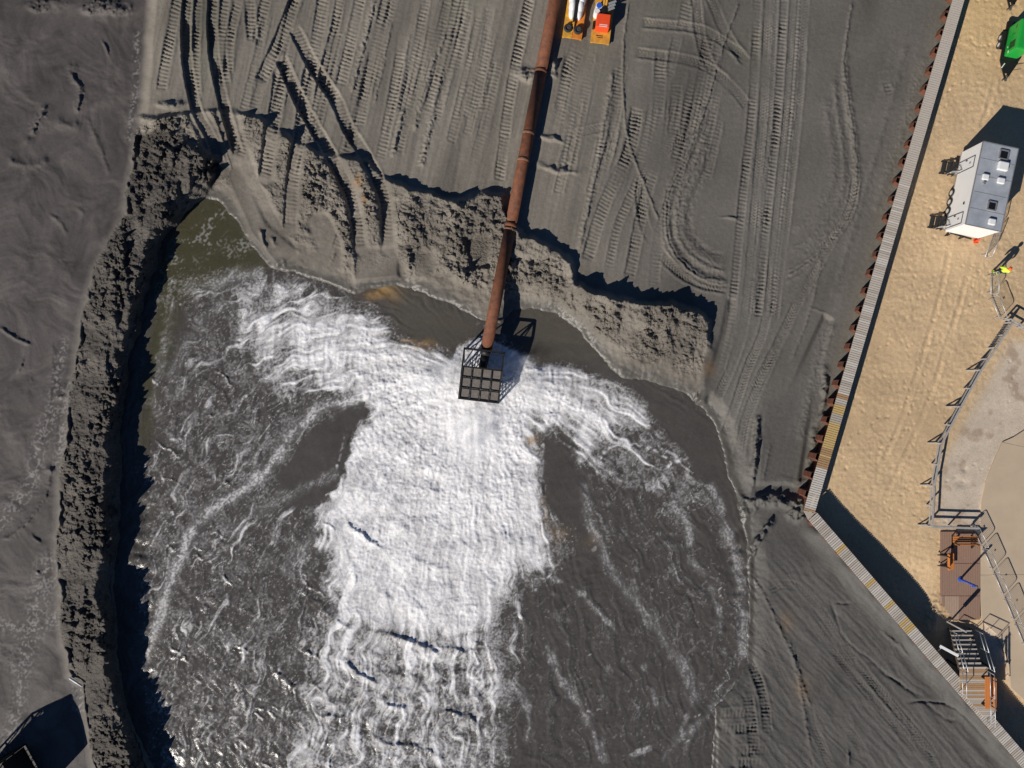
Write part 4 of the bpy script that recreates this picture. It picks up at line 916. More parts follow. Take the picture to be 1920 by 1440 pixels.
# ------------------------------------------------------------------ screening baskets
def basket(name, loc, rz, L, Wd, Ht, label, back=.36, slope=.35, shadow_plates=False):
    root = empty(name, loc, rz); tag(root, label, 'screen basket')
    x0, x1, xb = 0, L, L * back; hy = Wd / 2
    def z_top(x): return Ht if x <= xb else Ht - slope * (x - xb) / (L - xb)
    fr = MB()
    for y in (-hy, hy):
        for x in (x0, xb, x1): fr.bar((x, y, 0), (x, y, z_top(x)), .12, .12)
        fr.bar((x0, y, Ht), (xb, y, Ht), .12, .12); fr.bar((xb, y, Ht), (x1, y, z_top(x1)), .13, .13)
        fr.bar((x0, y, .1), (x1, y, .1), .12, .12)
    for x in (x0, xb, x1): fr.bar((x, -hy, z_top(x)), (x, hy, z_top(x)), .12, .12)
    fr.bar((x1, -hy, .1), (x1, hy, .1), .12, .12)
    fr.build('frame', M['black'], root)
    cols, rows = 4, 3
    rb = MB()
    for c in range(1, cols): rb.bar((xb, -hy + Wd * c / cols, z_top(xb) + .01), (x1, -hy + Wd * c / cols, z_top(x1) + .01), .08, .12)
    for r in range(1, rows):
        x = xb + (L - xb) * r / rows; rb.bar((x, -hy, z_top(x) + .012), (x, hy, z_top(x) + .012), .09, .12)
    rb.build('roof_ribs', M['black'], root)
    pw, plen = Wd / cols - .09, (L - xb) / rows - .09
    g = MB(); n = 22
    for k in range(n): g.box((-plen / 2 + plen * (k + .5) / n, 0, 0), (plen / n * .72, pw, .03))
    g.box((0, 0, -.03), (plen, pw, .012))
    for k in range(3): g.box((0, -pw / 2 + pw * (k + .5) / 3, -.025), (plen, .03, .03))
    gm = g.mesh('grate_panel', M['grate'])
    for c in range(cols):
        for r in range(rows):
            x = xb + (L - xb) * (r + .5) / rows
            link('grate_panel', gm, root, (x, -hy + Wd * (c + .5) / cols, z_top(x) - .05), (0, math.atan2(slope, L - xb), 0))
    # side screens and back lattice
    for y in (-hy, hy):
        sc_ = MB()
        for k in range(9):
            z = .2 + (Ht - slope - .25) * k / 8; sc_.bar((xb, y, z), (x1, y, z), .03, .05)
        for k in range(1, 6): x = xb + (L - xb) * k / 6; sc_.bar((x, y, .1), (x, y, z_top(x)), .06, .06)
        sc_.build('side_screen', M['black'], root)
        if shadow_plates: MB().box(((xb + x1) / 2, y * .97, Ht * .44), (L - xb - .2, .02, Ht * .76)).build('side_shadow_plate', M['black'], root)  # plate added to stop light through the lattice and make its shadow solid
    fs = MB()
    for k in range(1, 8): y = -hy + Wd * k / 8; fs.bar((x1, y, .1), (x1, y, z_top(x1)), .05, .05)
    fs.build('front_screen', M['black'], root)
    if shadow_plates: MB().box((x1 - .06, 0, Ht * .42), (.02, Wd - .2, Ht * .7)).build('front_shadow_plate', M['black'], root)  # added with the side plates to close gaps in the cast shadow
    lt = MB()
    for y0, y1 in ((-hy, -.35), (.35, hy)):
        lt.bar((x0, y0, .1), (x0, y1, Ht), .07, .07); lt.bar((x0, y1, .1), (x0, y0, Ht), .07, .07); lt.bar((x0, y0, Ht * .5), (x0, y1, Ht * .5), .07, .07)
    for y in (-hy, hy): lt.bar((x0, y, Ht), (xb, y, .1), .07, .07)
    lt.build('back_lattice', M['black'], root)
    return root
tp = P(908, 657, .85)
basket('screening_basket', (tp.x, tp.y, -1.25), math.atan2(-97, -11.5), 3.72, 2.92, 2.15, 'black steel screening basket with gridded roof at the pipe outlet amid white foam')
bp_ = P(2, 1488, -1.0)
basket('screening_basket', (bp_.x - .7, bp_.y + .3, -1.05), math.atan2(.48, .87), 3.9, 3.6, 3.3, 'tall black steel screening basket standing on dark wet flat beside the rough berm', .3, .3, True)

# ------------------------------------------------------------------ equipment sleds by the pipe
def sled_a():
    a = P(1071.5, 76, 0); ang = math.atan2(54, 8)
    root = empty('tyre_sled', (a.x, a.y, gz(1071, 60)), ang); tag(root, 'orange steel sled carrying two black tyres and a white wrapped bundle', 'sled')
    for s in (-1, 1): MB().box((2.2, s * .37, .32), (4.4, .715, .08)).build('deck_plate', M['orange'] if s < 0 else M['yellow'], root, bevel=.015)
    for s in (-1, 1): MB().box((2.25, s * .66, .14), (4.3, .12, .28)).build('runner', M['yellow'], root)
    for x, y in ((.62, .38), (.58, -.36)):
        t = MB().torus((x, y, .52), .225, .10).build('tyre', M['rubber'], root, True)
        MB().tube((x, y, .44), (x, y, .56), .13, 20).tube((x, y, .55), (x, y, .60), .05, 12).build('wheel_rim', M['steel_grey'], t)
    for s in (-1, 1):
        bl = MB()
        for x, rx, rz_ in ((1.9, .6, .28), (2.35, .7, .42), (3.0, .8, .5), (3.8, .7, .55)): bl.ball((x, s * (.27 + .05 * (x - 1.9)), .5), (rx, .24 + .07 * (x - 1.7), rz_), 16, 10)
        bl.build('white_bundle', M['tarp'], root, True)
    MB().bar((1.2, .02, .65), (4.6, 0, 1.15), .2, .16).bar((1.2, .02, .5), (1.2, .02, .75), .22, .2).build('black_boom', M['black'], root)
    MB().bar((.5, .02, .42), (1.3, .02, .62), .08, .08).bar((.55, .08, .42), (1.1, .1, .5), .05, .05).build('tow_bar', M['yellow'], root)
sled_a()
def sled_b():
    a = P(1123.5, 85, 0); ang = math.atan2(71, 9)
    root = empty('engine_sled', (a.x, a.y, gz(1123, 70)), ang); tag(root, 'yellow steel sled with a red orange engine cover and blue topped drums', 'sled')
    MB().box((2.2, 0, .3), (4.4, 1.42, .08)).build('deck_plate', M['yellow'], root, bevel=.015)
    for s in (-1, 1): MB().box((2.25, s * .62, .13), (4.3, .14, .26)).build('runner', M['yellow'], root)
    c = MB().box((1.3, 0, .75), (1.0, 1.0, .8)).build('engine_cover', M['red'], root, bevel=.06)
    for x in (.98, .86): MB().box((x, -.05, 1.153), (.045, .58, .008)).build('white_stripe', M['white'], c)
    MB().box((1.9, .0, .62), (.22, 1.0, .55)).box((2.1, .05, .8), (.5, .3, .5)).build('winch', M['black'], root, bevel=.02)
    for x, y, top in ((2.45, .42, 'blue'), (2.0, .52, 'white')):
        d = MB().tube((x, y, .34), (x, y, .95), .24, 24).build('drum', M['white'], root)
        MB().tube((x, y, .952), (x, y, .99), .2, 24).build('drum_lid', M[top], d)
    for k in range(3): MB().box((2.35 + k * .22, -.45 - .03 * k, .85 + .05 * k), (.16, .6, .03), .5).build('metal_sheet', M['galv'], root)
    MB().bar((2.2, -.08, .7), (4.6, -.05, 1.5), .14, .14).bar((2.2, .1, .7), (4.6, .12, 1.5), .1, .1).build('yellow_mast', M['yellow'], root)
    MB().box((.55, .1, .345), (.06, .5, .012)).box((.42, .05, .345), (.04, .4, .012)).build('black_hook_chain', M['black'], root)
    hs = MB()
    for k in range(3): hs.path([(2.9 + k * .2, -.3, .9), (3.3 + k * .15, -.75, 1.1), (3.9, -1.15, .7), (4.4, -1.4, .1)], .035, 6)
    hs.build('hose', M['black'], root, True)
    MB().box((1.2, .62, .5), (.5, .16, .35)).build('battery_box', M['black'], root, bevel=.02)
sled_b()

# ------------------------------------------------------------------ restroom trailer
def trailer():
    zr = 2.42
    cs = [P(1843.8, 264.5, zr), P(1910, 278.8, zr), P(1875, 433.8, zr), P(1812.5, 420, zr)]
    c = sum(cs, Vector()) / 4; L = ((cs[0] - cs[3]).length + (cs[1] - cs[2]).length) / 2; Wd = (cs[0] - cs[1]).length
    d = (cs[0] + cs[1] - cs[2] - cs[3]).normalized(); ang = math.atan2(d.y, d.x)
    root = empty('restroom_trailer', (c.x, c.y, Z_TAN), ang); tag(root, 'white restroom trailer with grey roof, skylights and two side doors', 'trailer')
    hgt = zr - Z_TAN; inv = Matrix.Rotation(-ang, 3, 'Z')
    def lo(px, py, z): 
        v = inv @ (P(px, py, z) - Vector((c.x, c.y, 0))); return v
    MB().box((0, 0, .45 + (hgt - .5) / 2), (L, Wd, hgt - .5)).build('body', M['white'], root, bevel=.03)
    MB().box((0, 0, hgt - .02), (L - .06, Wd - .06, .05)).build('roof', M['roof'], root, bevel=.015)
    for k in range(1, 5): MB().box((-L / 2 + L * k / 5, 0, hgt + .008), (.035, Wd - .1, .012)).build('roof_seam', M['trim'], root)
    tr_ = MB()
    for s in (-1, 1): tr_.bar((-L / 2, s * Wd / 2, hgt - .03), (L / 2, s * Wd / 2, hgt - .03), .06, .07).bar((s * L / 2, -Wd / 2, hgt - .03), (s * L / 2, Wd / 2, hgt - .03), .06, .07)
    for s in (-1, 1): tr_.bar((-L / 2, s * Wd / 2, .5), (L / 2, s * Wd / 2, .5), .05, .1)
    tr_.build('edge_trim', M['trim'], root)
    MB().box((0, 0, .4), (L - .2, Wd - .5, .16)).build('chassis', M['black'], root)
    for px, py, sz in ((1882.5, 290, .62), (1860, 386, .58)):
        v = lo(px, py, zr + .05)
        f = MB()
        for a, b in (((-sz / 2, -sz / 2), (sz / 2, -sz / 2)), ((sz / 2, -sz / 2), (sz / 2, sz / 2)), ((sz / 2, sz / 2), (-sz / 2, sz / 2)), ((-sz / 2, sz / 2), (-sz / 2, -sz / 2))):
            f.bar((v.x + a[0], v.y + a[1], hgt + .05), (v.x + b[0], v.y + b[1], hgt + .05), .08, .09)
        s_ = f.build('skylight', M['trim'], root); MB().box((v.x, v.y, hgt + .035), (sz - .06, sz - .06, .03)).build('pane', M['glass'], s_)
    for px, py, a, b, h_ in ((1880, 312, .62, .72, .25), (1848, 332, .42, .46, .18), (1877, 339, .42, .52, .18), (1860, 416, .44, .5, .18)):
        v = lo(px, py, zr + .1); MB().box((v.x, v.y, hgt + h_ / 2), (a, b, h_)).build('roof_vent', M['white'], root, bevel=.07)
    v = lo(1843, 344, zr); MB().tube((v.x, v.y, hgt), (v.x, v.y, hgt + .15), .06, 12).tube((v.x, v.y, hgt + .15), (v.x, v.y, hgt + .2), .1, 12).build('vent_pipe', M['trim'], root)
    y = Wd / 2
    for x in (L * .29, -L * .40):
        dr = MB().box((x, y + .012, .5 + .95), (.78, .02, 1.78)).build('door', M['white'], root)
        fr = MB()
        for sx in (-.41, .41): fr.bar((x + sx, y + .015, .52), (x + sx, y + .015, 2.36), .05, .05)
        fr.bar((x - .41, y + .015, 2.36), (x + .41, y + .015, 2.36), .05, .05)
        fr.build('door_frame', M['steel_grey'], dr)
        MB().box((x + .28, y + .045, 1.45), (.05, .06, .16)).build('handle', M['black'], dr)
        MB().box((x + .02, y + .026, 1.9), (.16, .006, .2)).build('door_sign', M['trim'], dr)
        MB().bar((x - .3, y + .03, 1.1), (x - .1, y + .2, 1.0), .03, .03).bar((x - .1, y + .2, 1.0), (x - .3, y + .35, .95), .03, .03).build('grab_rail', M['galv'], dr)
    MB().box((-L * .22, y + .03, 2.2), (.16, .06, .1)).build('side_lamp', M['black'], root)
    for k, x in enumerate((-.05, -.75, -1.45)):
        for s in (-1, 1):
            w_ = MB().torus((x, s * (y - .02), .34), .25, .1, 'Y').build('wheel', M['rubber'], root, True)
            MB().tube((x, s * (y - .06), .34), (x, s * (y + .07), .34), .17, 20).build('rim', M['rim'], w_)
    MB().bar((-L / 2, .8, .42), (-L / 2 - .12, -.8, .42), .1, .1).bar((-L / 2 - .02, .95, .42), (-L / 2 - .28, .98, .42), .06, .06).tube((-L / 2 - .18, .95, 0), (-L / 2 - .18, .95, .6), .045, 10).tube((-L / 2 - .18, -.1, 0), (-L / 2 - .18, -.1, .6), .045, 10).build('hitch_bar', M['black'], root)
    # free-standing steps
    for x, lb in ((L * .29, 'black portable steps below the trailer door beside the wheels at its shaded end'), (-L * .40, 'black portable steps below the trailer door at its hitch end')):
        w0 = Matrix.Rotation(ang, 3, 'Z') @ Vector((x, y + .03, 0)) + Vector((c.x, c.y, Z_TAN))
        st = empty('portable_steps', w0, ang); tag(st, lb, 'steps', 'steps at the restroom trailer')
        for k in range(3):
            MB().box((0, .27 + k * .31, .48 - k * .17), (.95, .29, .05)).build('tread', M['rubber'], st, bevel=.012)
        for s in (-1, 1):
            MB().bar((s * .45, .05, .42), (s * .45, 1.1, .04), .05, .1).bar((s * .45, .4, 0), (s * .45, .4, .4), .05, .05).bar((s * .45, .1, 0), (s * .45, .1, .45), .05, .05).build('stringer', M['black'], st)
        MB().tube((-.46, .15, .4), (-.46, .15, 1.25), .022, 8).tube((-.46, .6, .2), (-.46, .6, .95), .022, 8).tube((-.46, .15, 1.25), (-.46, .6, .95), .022, 8).tube((-.46, .15, .85), (-.46, .6, .6), .018, 8).build('handrail', M['galv'], st)
trailer()
def cone():
    p = P(1829, 452, Z_TAN); root = empty('traffic_cone', p); tag(root, 'small red orange cone at the hitch end of the white trailer', 'traffic cone')
    MB().box((0, 0, .02), (.36, .36, .04)).build('base', M['red'], root)
    MB().tube((0, 0, .04), (0, 0, .7), .14, 20, .03).build('cone_body', M['red'], root, True)
cone()

# ------------------------------------------------------------------ green generator trailers
def gen_trailer():
    tip = P(1884, 150, Z_TAN + .4); ang = math.atan2(.98, .19)
    root = empty('generator_trailer', (tip.x, tip.y, Z_TAN), ang)
    tag(root, 'bright green generator on a black tandem axle trailer with a V tongue', 'trailer')
    hy = .62; x0 = 1.35; x1 = 4.3
    MB().bar((0, 0, .45), (x0, hy, .45), .1, .1).bar((0, 0, .45), (x0, -hy, .45), .1, .1).bar((x0, hy, .45), (x1, hy, .45), .1, .12).bar((x0, -hy, .45), (x1, -hy, .45), .1, .12).bar((x0, -hy, .45), (x0, hy, .45), .1, .12).bar((x1, -hy, .45), (x1, hy, .45), .1, .12).build('frame', M['black'], root)
    MB().box((2.82, 0, .47), (2.9, 1.2, .05)).build('deck', M['black'], root)
    MB().add([(.45, -.15, .48), (.45, .15, .48), (1.32, .55, .48), (1.32, -.55, .48), (.45, -.15, .53), (.45, .15, .53), (1.32, .55, .53), (1.32, -.55, .53)], [(3, 2, 1, 0), (4, 5, 6, 7), (0, 1, 5, 4), (1, 2, 6, 5), (2, 3, 7, 6), (3, 0, 4, 7)]).build('tongue_plate', M['black'], root)
    MB().tube((.1, 0, .05), (.1, 0, .85), .035, 10).box((-.02, 0, .5), (.22, .12, .12)).build('jack', M['steel_grey'], root)
    MB().bar((.7, -.2, .5), (1.0, -.95, .5), .03, .03).build('lever', M['black'], root)
    MB().box((.95, .42, .56), (.4, .07, .03), -.45).build('label_plate', M['tarp'], root)
    b = MB().box((2.75, -.02, 1.2), (2.25, 1.04, 1.4)).build('green_enclosure', M['green'], root, bevel=.12)
    v = MB()
    for k in range(8): v.box((1.95 + k * .07, .50, 1.3), (.035, .03, .6))
    v.build('vent_louvre', M['black'], b)
    MB().box((3.0, .503, 1.25), (.03, .012, .3)).build('door_seam', M['black'], b); MB().box((3.5, .503, 1.45), (.3, .012, .05)).build('door_latch', M['black'], b)
    MB().box((1.78, .505, .98), (.16, .012, .09)).build('white_sticker', M['white'], b); MB().box((2.2, .505, .82), (.1, .012, .05)).build('white_sticker', M['white'], b)
    for x in (2.55, 3.1 ):
        for s in (-1, 1):
            w_ = MB().torus((x, s * .83, .3), .21, .09, 'Y').build('wheel', M['rubber'], root, True)
            MB().tube((x, s * .78, .3), (x, s * .9, .3), .15, 20).build('rim', M['rim'], w_)
    for s in (-1, 1):
        MB().box((2.83, s * .82, .66), (1.2, .24, .03)).box((2.18, s * .82, .57), (.2, .24, .03), 0).box((3.48, s * .82, .57), (.2, .24, .03)).build('mudguard', M['black'], root)
    return root
g1 = gen_trailer()
g2 = copy_tree(g1); t2 = P(1893, 17, Z_TAN + .4); g2.location = (t2.x, t2.y, Z_TAN)
g2['label'] = 'second trailer with only its dark V tongue in view, beyond the green generator'

# ------------------------------------------------------------------ worker
def skin_mesh(name, verts, edges, radii, m, parent, sub=2):
    me = bpy.data.meshes.new(name); me.from_pydata(verts, edges, []); o = bpy.data.objects.new(name, me); COL.objects.link(o); o.parent = parent
    sm = o.modifiers.new('skin', 'SKIN'); sm.use_smooth_shade = True
    for i, r_ in enumerate(radii):
        me.skin_vertices[0].data[i].radius = (r_, r_) if not hasattr(r_, '__len__') else r_
    me.skin_vertices[0].data[0].use_root = True
    s_ = o.modifiers.new('sub', 'SUBSURF'); s_.levels = sub; s_.render_levels = sub
    me.materials.append(m); return o
def person():
    p = P(1864, 511, Z_TAN); root = empty('person', p, math.radians(-35)); tag(root, 'person in a hi-vis yellow jacket and orange hard hat standing by the barriers', 'person')
    V = [(0, 0, .95), (0, 0, 1.15), (0, 0, 1.38), (0, .01, 1.50), (.02, .02, 1.60), (.02, .02, 1.70),
         (.20, 0, 1.40), (.30, .04, 1.14), (.30, .20, .95), (.30, .26, .87), (-.20, 0, 1.40), (-.31, .02, 1.14), (-.29, .16, .93), (-.29, .22, .85),
         (.10, 0, .90), (.12, .03, .50), (.13, -.02, .08), (.13, .14, .04), (-.10, 0, .90), (-.13, .01, .50), (-.15, -.03, .08), (-.16, .13, .04)]
    E = [(0, 1), (1, 2), (2, 3), (3, 4), (4, 5), (2, 6), (6, 7), (7, 8), (8, 9), (2, 10), (10, 11), (11, 12), (12, 13), (0, 14), (14, 15), (15, 16), (16, 17), (0, 18), (18, 19), (19, 20), (20, 21)]
    Rr = [.15, .14, .15, .06, .10, .085, .075, .05, .04, .035, .075, .05, .04, .035, .10, .065, .045, .04, .10, .065, .045, .04]
    body = skin_mesh('body', V, E, Rr, M['skin'], root)
    for hx, hy_, hz in ((.30, .26, .87), (-.29, .22, .85)):
        fg = MB().ball((hx, hy_, hz + .005), (.045, .03, .03), 10, 6)
        for k in range(4): fg.tube((hx - .03 + .02 * k, hy_ + .02, hz), (hx - .03 + .02 * k, hy_ + .07 - .006 * abs(k - 1.5), hz - .05), .009, 6).tube((hx - .03 + .02 * k, hy_ + .07, hz - .05), (hx - .03 + .02 * k, hy_ + .06, hz - .085), .008, 6)
        fg.tube((hx - .04, hy_, hz + .01), (hx - .065, hy_ + .045, hz - .03), .01, 6)
        fg.build('hand', M['skin'], body, True)
    MB().ball((.02, .115, 1.62), (.018, .025, .022), 8, 6).build('nose', M['skin'], body, True)
    skin_mesh('jacket', [V[0], V[1], V[2], V[3], V[6], V[7], V[8], V[10], V[11], V[12]], [(0, 1), (1, 2), (2, 3), (2, 4), (4, 5), (5, 6), (2, 7), (7, 8), (8, 9)], [.19, .18, .19, .085, .10, .075, .06, .10, .075, .06], M['hivis'], root)
    skin_mesh('trousers', [V[0], V[14], V[15], V[16], V[18], V[19], V[20]], [(0, 1), (1, 2), (2, 3), (0, 4), (4, 5), (5, 6)], [.155, .115, .085, .07, .115, .085, .07], M['navy'], root)
    bt = MB()
    for i, j in ((16, 17), (20, 21)): bt.box(((V[i][0] + V[j][0]) / 2, .06, .05), (.11, .29, .1))
    bt.build('boots', M['black'], root, bevel=.025)
    st = MB()
    for i in (15, 19):
        j = i + 1
        for f_ in (.62, .8): 
            q = Vector(V[i]).lerp(Vector(V[j]), f_); st.tube(q - Vector((0, 0, .025)), q + Vector((0, 0, .025)), .088, 14)
    st.build('ankle_bands', M['hivis'], root)
    MB().ball((.02, .02, 1.70), (.13, .15, .12), 16, 10).box((.02, .13, 1.69), (.18, .13, .015)).build('hard_hat', M['helmet'], root, True)
person()

# ------------------------------------------------------------------ crowd barriers
def barrier(p0, p1, label):
    """p0, p1: photo pixels of the top rail; stands on the sand"""
    h = 1.05; a, b = P(*p0, Z_TAN + h), P(*p1, Z_TAN + h); a.z = b.z = Z_TAN
    d = b - a; L = d.length; ang = math.atan2(d.y, d.x)
    root = empty('crowd_barrier', a, ang); tag(root, label, 'barrier', 'steel crowd barriers')
    r = .15; L0, L1 = .03, L - .03
    pts = [(L0, 0, .18)] + [(L0, 0, h - r)] + [(L0 + r - r * math.cos(t), 0, h - r + r * math.sin(t)) for t in (.5, 1.0)] + [(L0 + r, 0, h), (L1 - r, 0, h)] + [(L1 - r + r * math.sin(t), 0, h - r + r * math.cos(t)) for t in (.5, 1.0)] + [(L1, 0, h - r), (L1, 0, .18), (L0, 0, .18)]
    MB().path(pts, .026, 8).build('frame', M['galv'], root, True)
    bars = MB(); n = int(L / .125)
    for k in range(1, n): x = L0 + (L1 - L0) * k / n; bars.tube((x, 0, .18), (x, 0, h), .011, 6, cap=False)
    bars.build('bars', M['galv'], root)
    for x in (.2, L - .2): MB().path([(x, -.3, .02), (x, -.05, .14), (x, .05, .14), (x, .3, .02)], .018, 6).tube((x, 0, .14), (x, 0, .2), .018, 6).build('foot', M['galv'], root)
    MB().box((L / 2, .02, .62), (.12, .008, .08)).build('tag_plate', M['steel_grey'], root)
for p0, p1, lb in [
    ((1893, 352), (1885, 392), 'steel crowd barrier pressed against the shaded side of the white trailer'),
    ((1887, 386), (1877, 432), 'steel crowd barrier leading past the hitch end of the white trailer'),
    ((1880, 432), (1861, 480), 'steel crowd barrier right behind the worker on the trailer side'),
    ((1874, 508), (1873, 551), 'steel crowd barrier just past the worker, towards the wooden rail'),
    ((1873, 553), (1890, 597), 'steel crowd barrier that meets the start of the grey wooden rail'),
    ((1836, 988), (1855, 1028), 'steel crowd barrier that meets the end of the grey rail by the benches'),
    ((1857, 1032), (1876, 1075), 'second steel crowd barrier from the benches, beside the blue shower post'),
    ((1878, 1079), (1897, 1123), 'third steel crowd barrier from the benches on the concrete'),
    ((1899, 1127), (1917, 1171), 'fourth steel crowd barrier from the benches on the concrete'),
    ((1919, 1175), (1937, 1219), 'last steel crowd barrier of the row on the concrete, mostly cut off')]:
    barrier(p0, p1, lb)

# ------------------------------------------------------------------ grey rail fence
def rail_fence():
    pts = [(1900, 604), (1868, 652), (1840, 694), (1802, 763), (1766, 832), (1752, 912), (1748, 988), (1834, 991)]
    h = .88; W = [P(x, y, Z_TAN + h) for x, y in pts]; base = Vector((W[0].x, W[0].y, Z_TAN)); W = [Vector((v.x, v.y, 0)) - Vector((base.x, base.y, 0)) for v in W]
    root = empty('rail_fence', base); tag(root, 'grey weathered post and rail fence bordering the pale paved patch', 'fence')
    for a, b in zip(W[:-1], W[1:]):
        d = (b - a).normalized()
        for z, w_, t in ((h, .14, .05), (.5, .05, .12)):
            MB().bar(a + Vector((0, 0, z)) + d * .05, b + Vector((0, 0, z)) - d * .05, w_, t).build('rail', M['fence_wood'], root)
        m_ = (a + b) / 2
        MB().bar(m_, m_ + Vector((0, 0, h - .03)), .09, .09).build('post', M['fence_wood'], root)
    for i, a in enumerate(W):
        MB().bar(a, a + Vector((0, 0, h + .01)), .11, .11).build('post', M['fence_wood'], root)
        if 2 <= i <= 6:
            MB().bar(a + Vector((-.62, 0, .04)), a + Vector((.12, 0, .04)), .08, .08).bar(a + Vector((-.58, 0, .06)), a + Vector((0, 0, .62)), .06, .08).build('brace', M['fence_wood'], root)
    # leaning screen of slats near the top end
    a, b = W[0], W[1]; s_ = MB()
    for k in range(9):
        q = a.lerp(b, .1 + .85 * k / 9); s_.bar(q + Vector((-.14, -.08, .1)), q + Vector((.14, .08, h)), .03, .03)
    s_.build('slat_screen', M['steel_grey'], root)
rail_fence()
# second rail leaving the frame to the east
def side_rail():
    pts = [(1895, 598), (1950, 628)]; h = .88
    a, b = [P(x, y, Z_TAN + h) for x, y in pts]; base = Vector((a.x, a.y, Z_TAN)); L = b - a
    root = empty('rail_fence', base); tag(root, 'short grey rail fence running off beside the pale paved patch from the barrier end', 'fence')
    for z in (h, .45): MB().bar((0, 0, z), (L.x, L.y, z), .1, .06).build('rail', M['fence_wood'], root)
    for t in (0.02, .5, .98): MB().bar((L.x * t, L.y * t, 0), (L.x * t, L.y * t, h), .1, .1).build('post', M['fence_wood'], root)
side_rail()

# ------------------------------------------------------------------ concrete walk
def pavement():
    zc = Z_TAN + .10; root = empty('concrete_path', P(1880, 1000, zc)); tag(root, 'smooth tan concrete walk beside the boardwalk', None, None, 'structure'); base = Vector(root.location)
    def slab(poly):
        t = [P(x, y, zc) - base for x, y in poly]; n = len(t)
        MB().add([v for v in t] + [v - Vector((0, 0, .2)) for v in t], [tuple(range(n)), tuple(range(2 * n - 1, n - 1, -1))] + [(i, n + i, n + (i + 1) % n, (i + 1) % n) for i in range(n)]).build('concrete_slab', M['concrete'], root)
    slab([(1922, 806), (2180, 660), (2180, 895), (1880, 829), (1900, 820)])
    slab([(1879.6, 829.4), (2180, 895.4), (2180, 1074), (1838.5, 1078), (1838.5, 985), (1840, 945), (1848, 905), (1862, 868), (1872, 846)])
    slab([(1838.5, 1078.5), (2180, 1074.5), (2180, 1330), (1920, 1312), (1896, 1290), (1892, 1240), (1870, 1190), (1842, 1165), (1838.5, 1120)])
pavement()

# ------------------------------------------------------------------ boardwalk with benches and shower
def boardwalk():
    zd = Z_TAN + .13; root = empty('boardwalk', P(1800, 1080, Z_TAN)); tag(root, 'red brown boardwalk of lengthwise planks with sand blown over one end', 'boardwalk'); base = Vector(root.location)
    rows = [(997, 1056), (1056.6, 1117), (1117.6, 1162)]
    for (y0, y1) in rows:
        n = 17
        for k in range(n):
            x0 = 1763 + 75 * k / n; x1 = 1763 + 75 * (k + 1) / n - .45
            ya, yb = y0, y1
            if y0 > 1100: yb = 1162 if k > 4 else 1132 + 6 * k
            a, b = P(x0, ya, zd), P(x1, yb, zd); c = (a + b) / 2
            MB().box(c - base + Vector((0, 0, R.uniform(-.004, .004) - .02)), (b.x - a.x, a.y - b.y - .012, .04)).build('plank', M['deck2'] if (y0 > 1100 and k < 9 and R.random() < .6) else M['deck'], root)
    j = MB()
    for y in (1000, 1030, 1055, 1085, 1115, 1128): a, b = P(1764, y, zd), P(1837, y, zd); j.bar(a - base - Vector((0, 0, .1)), b - base - Vector((0, 0, .1)), .08, .12)
    j.build('joist', M['dark_wood'], root)
    return zd
zd = boardwalk()
def bench(px, py, z, ang, L, label):
    root = empty('bench', P(px, py, z), ang); tag(root, label, 'bench', 'orange slatted benches')
    for k in range(3): MB().box((0, -.16 + k * .16, .45), (L, .135, .04)).build('seat_slat', M['orange_wood'], root, bevel=.008)
    for k in range(2): MB().box((0, .30 + .03 * k, .62 + k * .17), (L, .035, .14)).build('back_slat', M['orange_wood'], root, bevel=.008)
    for x in (-L / 2 + .2, L / 2 - .2):
        MB().bar((x, -.18, 0), (x, -.18, .43), .07, .07).bar((x, .24, 0), (x, .34, .88), .07, .07).bar((x, -.22, .42), (x, .26, .42), .06, .05).bar((x, .34, .5), (x, .75, .03), .06, .06).bar((x, -.2, .03), (x, .75, .03), .06, .05).build('leg', M['black'], root)
bench(1803, 1009, zd, math.pi, 1.85, 'orange slatted bench set crosswise at the fence end of the boardwalk')
bench(1776, 1050, zd, math.pi / 2, 1.2, 'short orange slatted bench set lengthwise on the boardwalk beside the sand')
def shower():
    root = empty('shower_post', P(1800, 1086, zd)); tag(root, 'bright blue beach shower post standing on the boardwalk', 'shower post')
    MB().tube((0, 0, 0), (0, 0, 1.95), .085, 16).tube((0, 0, 0), (0, 0, .05), .17, 16).build('post', M['blue'], root)
    MB().tube((0, 0, 1.95), (0, 0, 2.02), .1, 16, .05).build('cap', M['steel_grey'], root)
    MB().path([(0, 0, 1.85), (-.16, -.04, 1.9), (-.2, -.05, 1.8)], .025, 8).tube((-.2, -.05, 1.8), (-.2, -.05, 1.75), .03, 10, .06).build('shower_head', M['blue'], root)
    MB().tube((-.08, 0, 1.0), (-.14, 0, 1.0), .03, 10).build('button', M['galv'], root)
shower()
def stand_in():  # no post made out here; added to cast the long shadow over the planks
    root = empty('shadow_post', P(1777, 1166, Z_TAN)); tag(root, 'wooden post with a narrow upright board, added at the sandy end of the boardwalk for its shadow', 'sign post')
    MB().bar((0, 0, -.1), (0, 0, 2.1), .1, .1).build('post', M['fence_wood'], root)
    MB().box((.0, .0, 1.6), (.3, .05, .95), math.radians(-45)).build('board', M['fence_wood'], root)
stand_in()

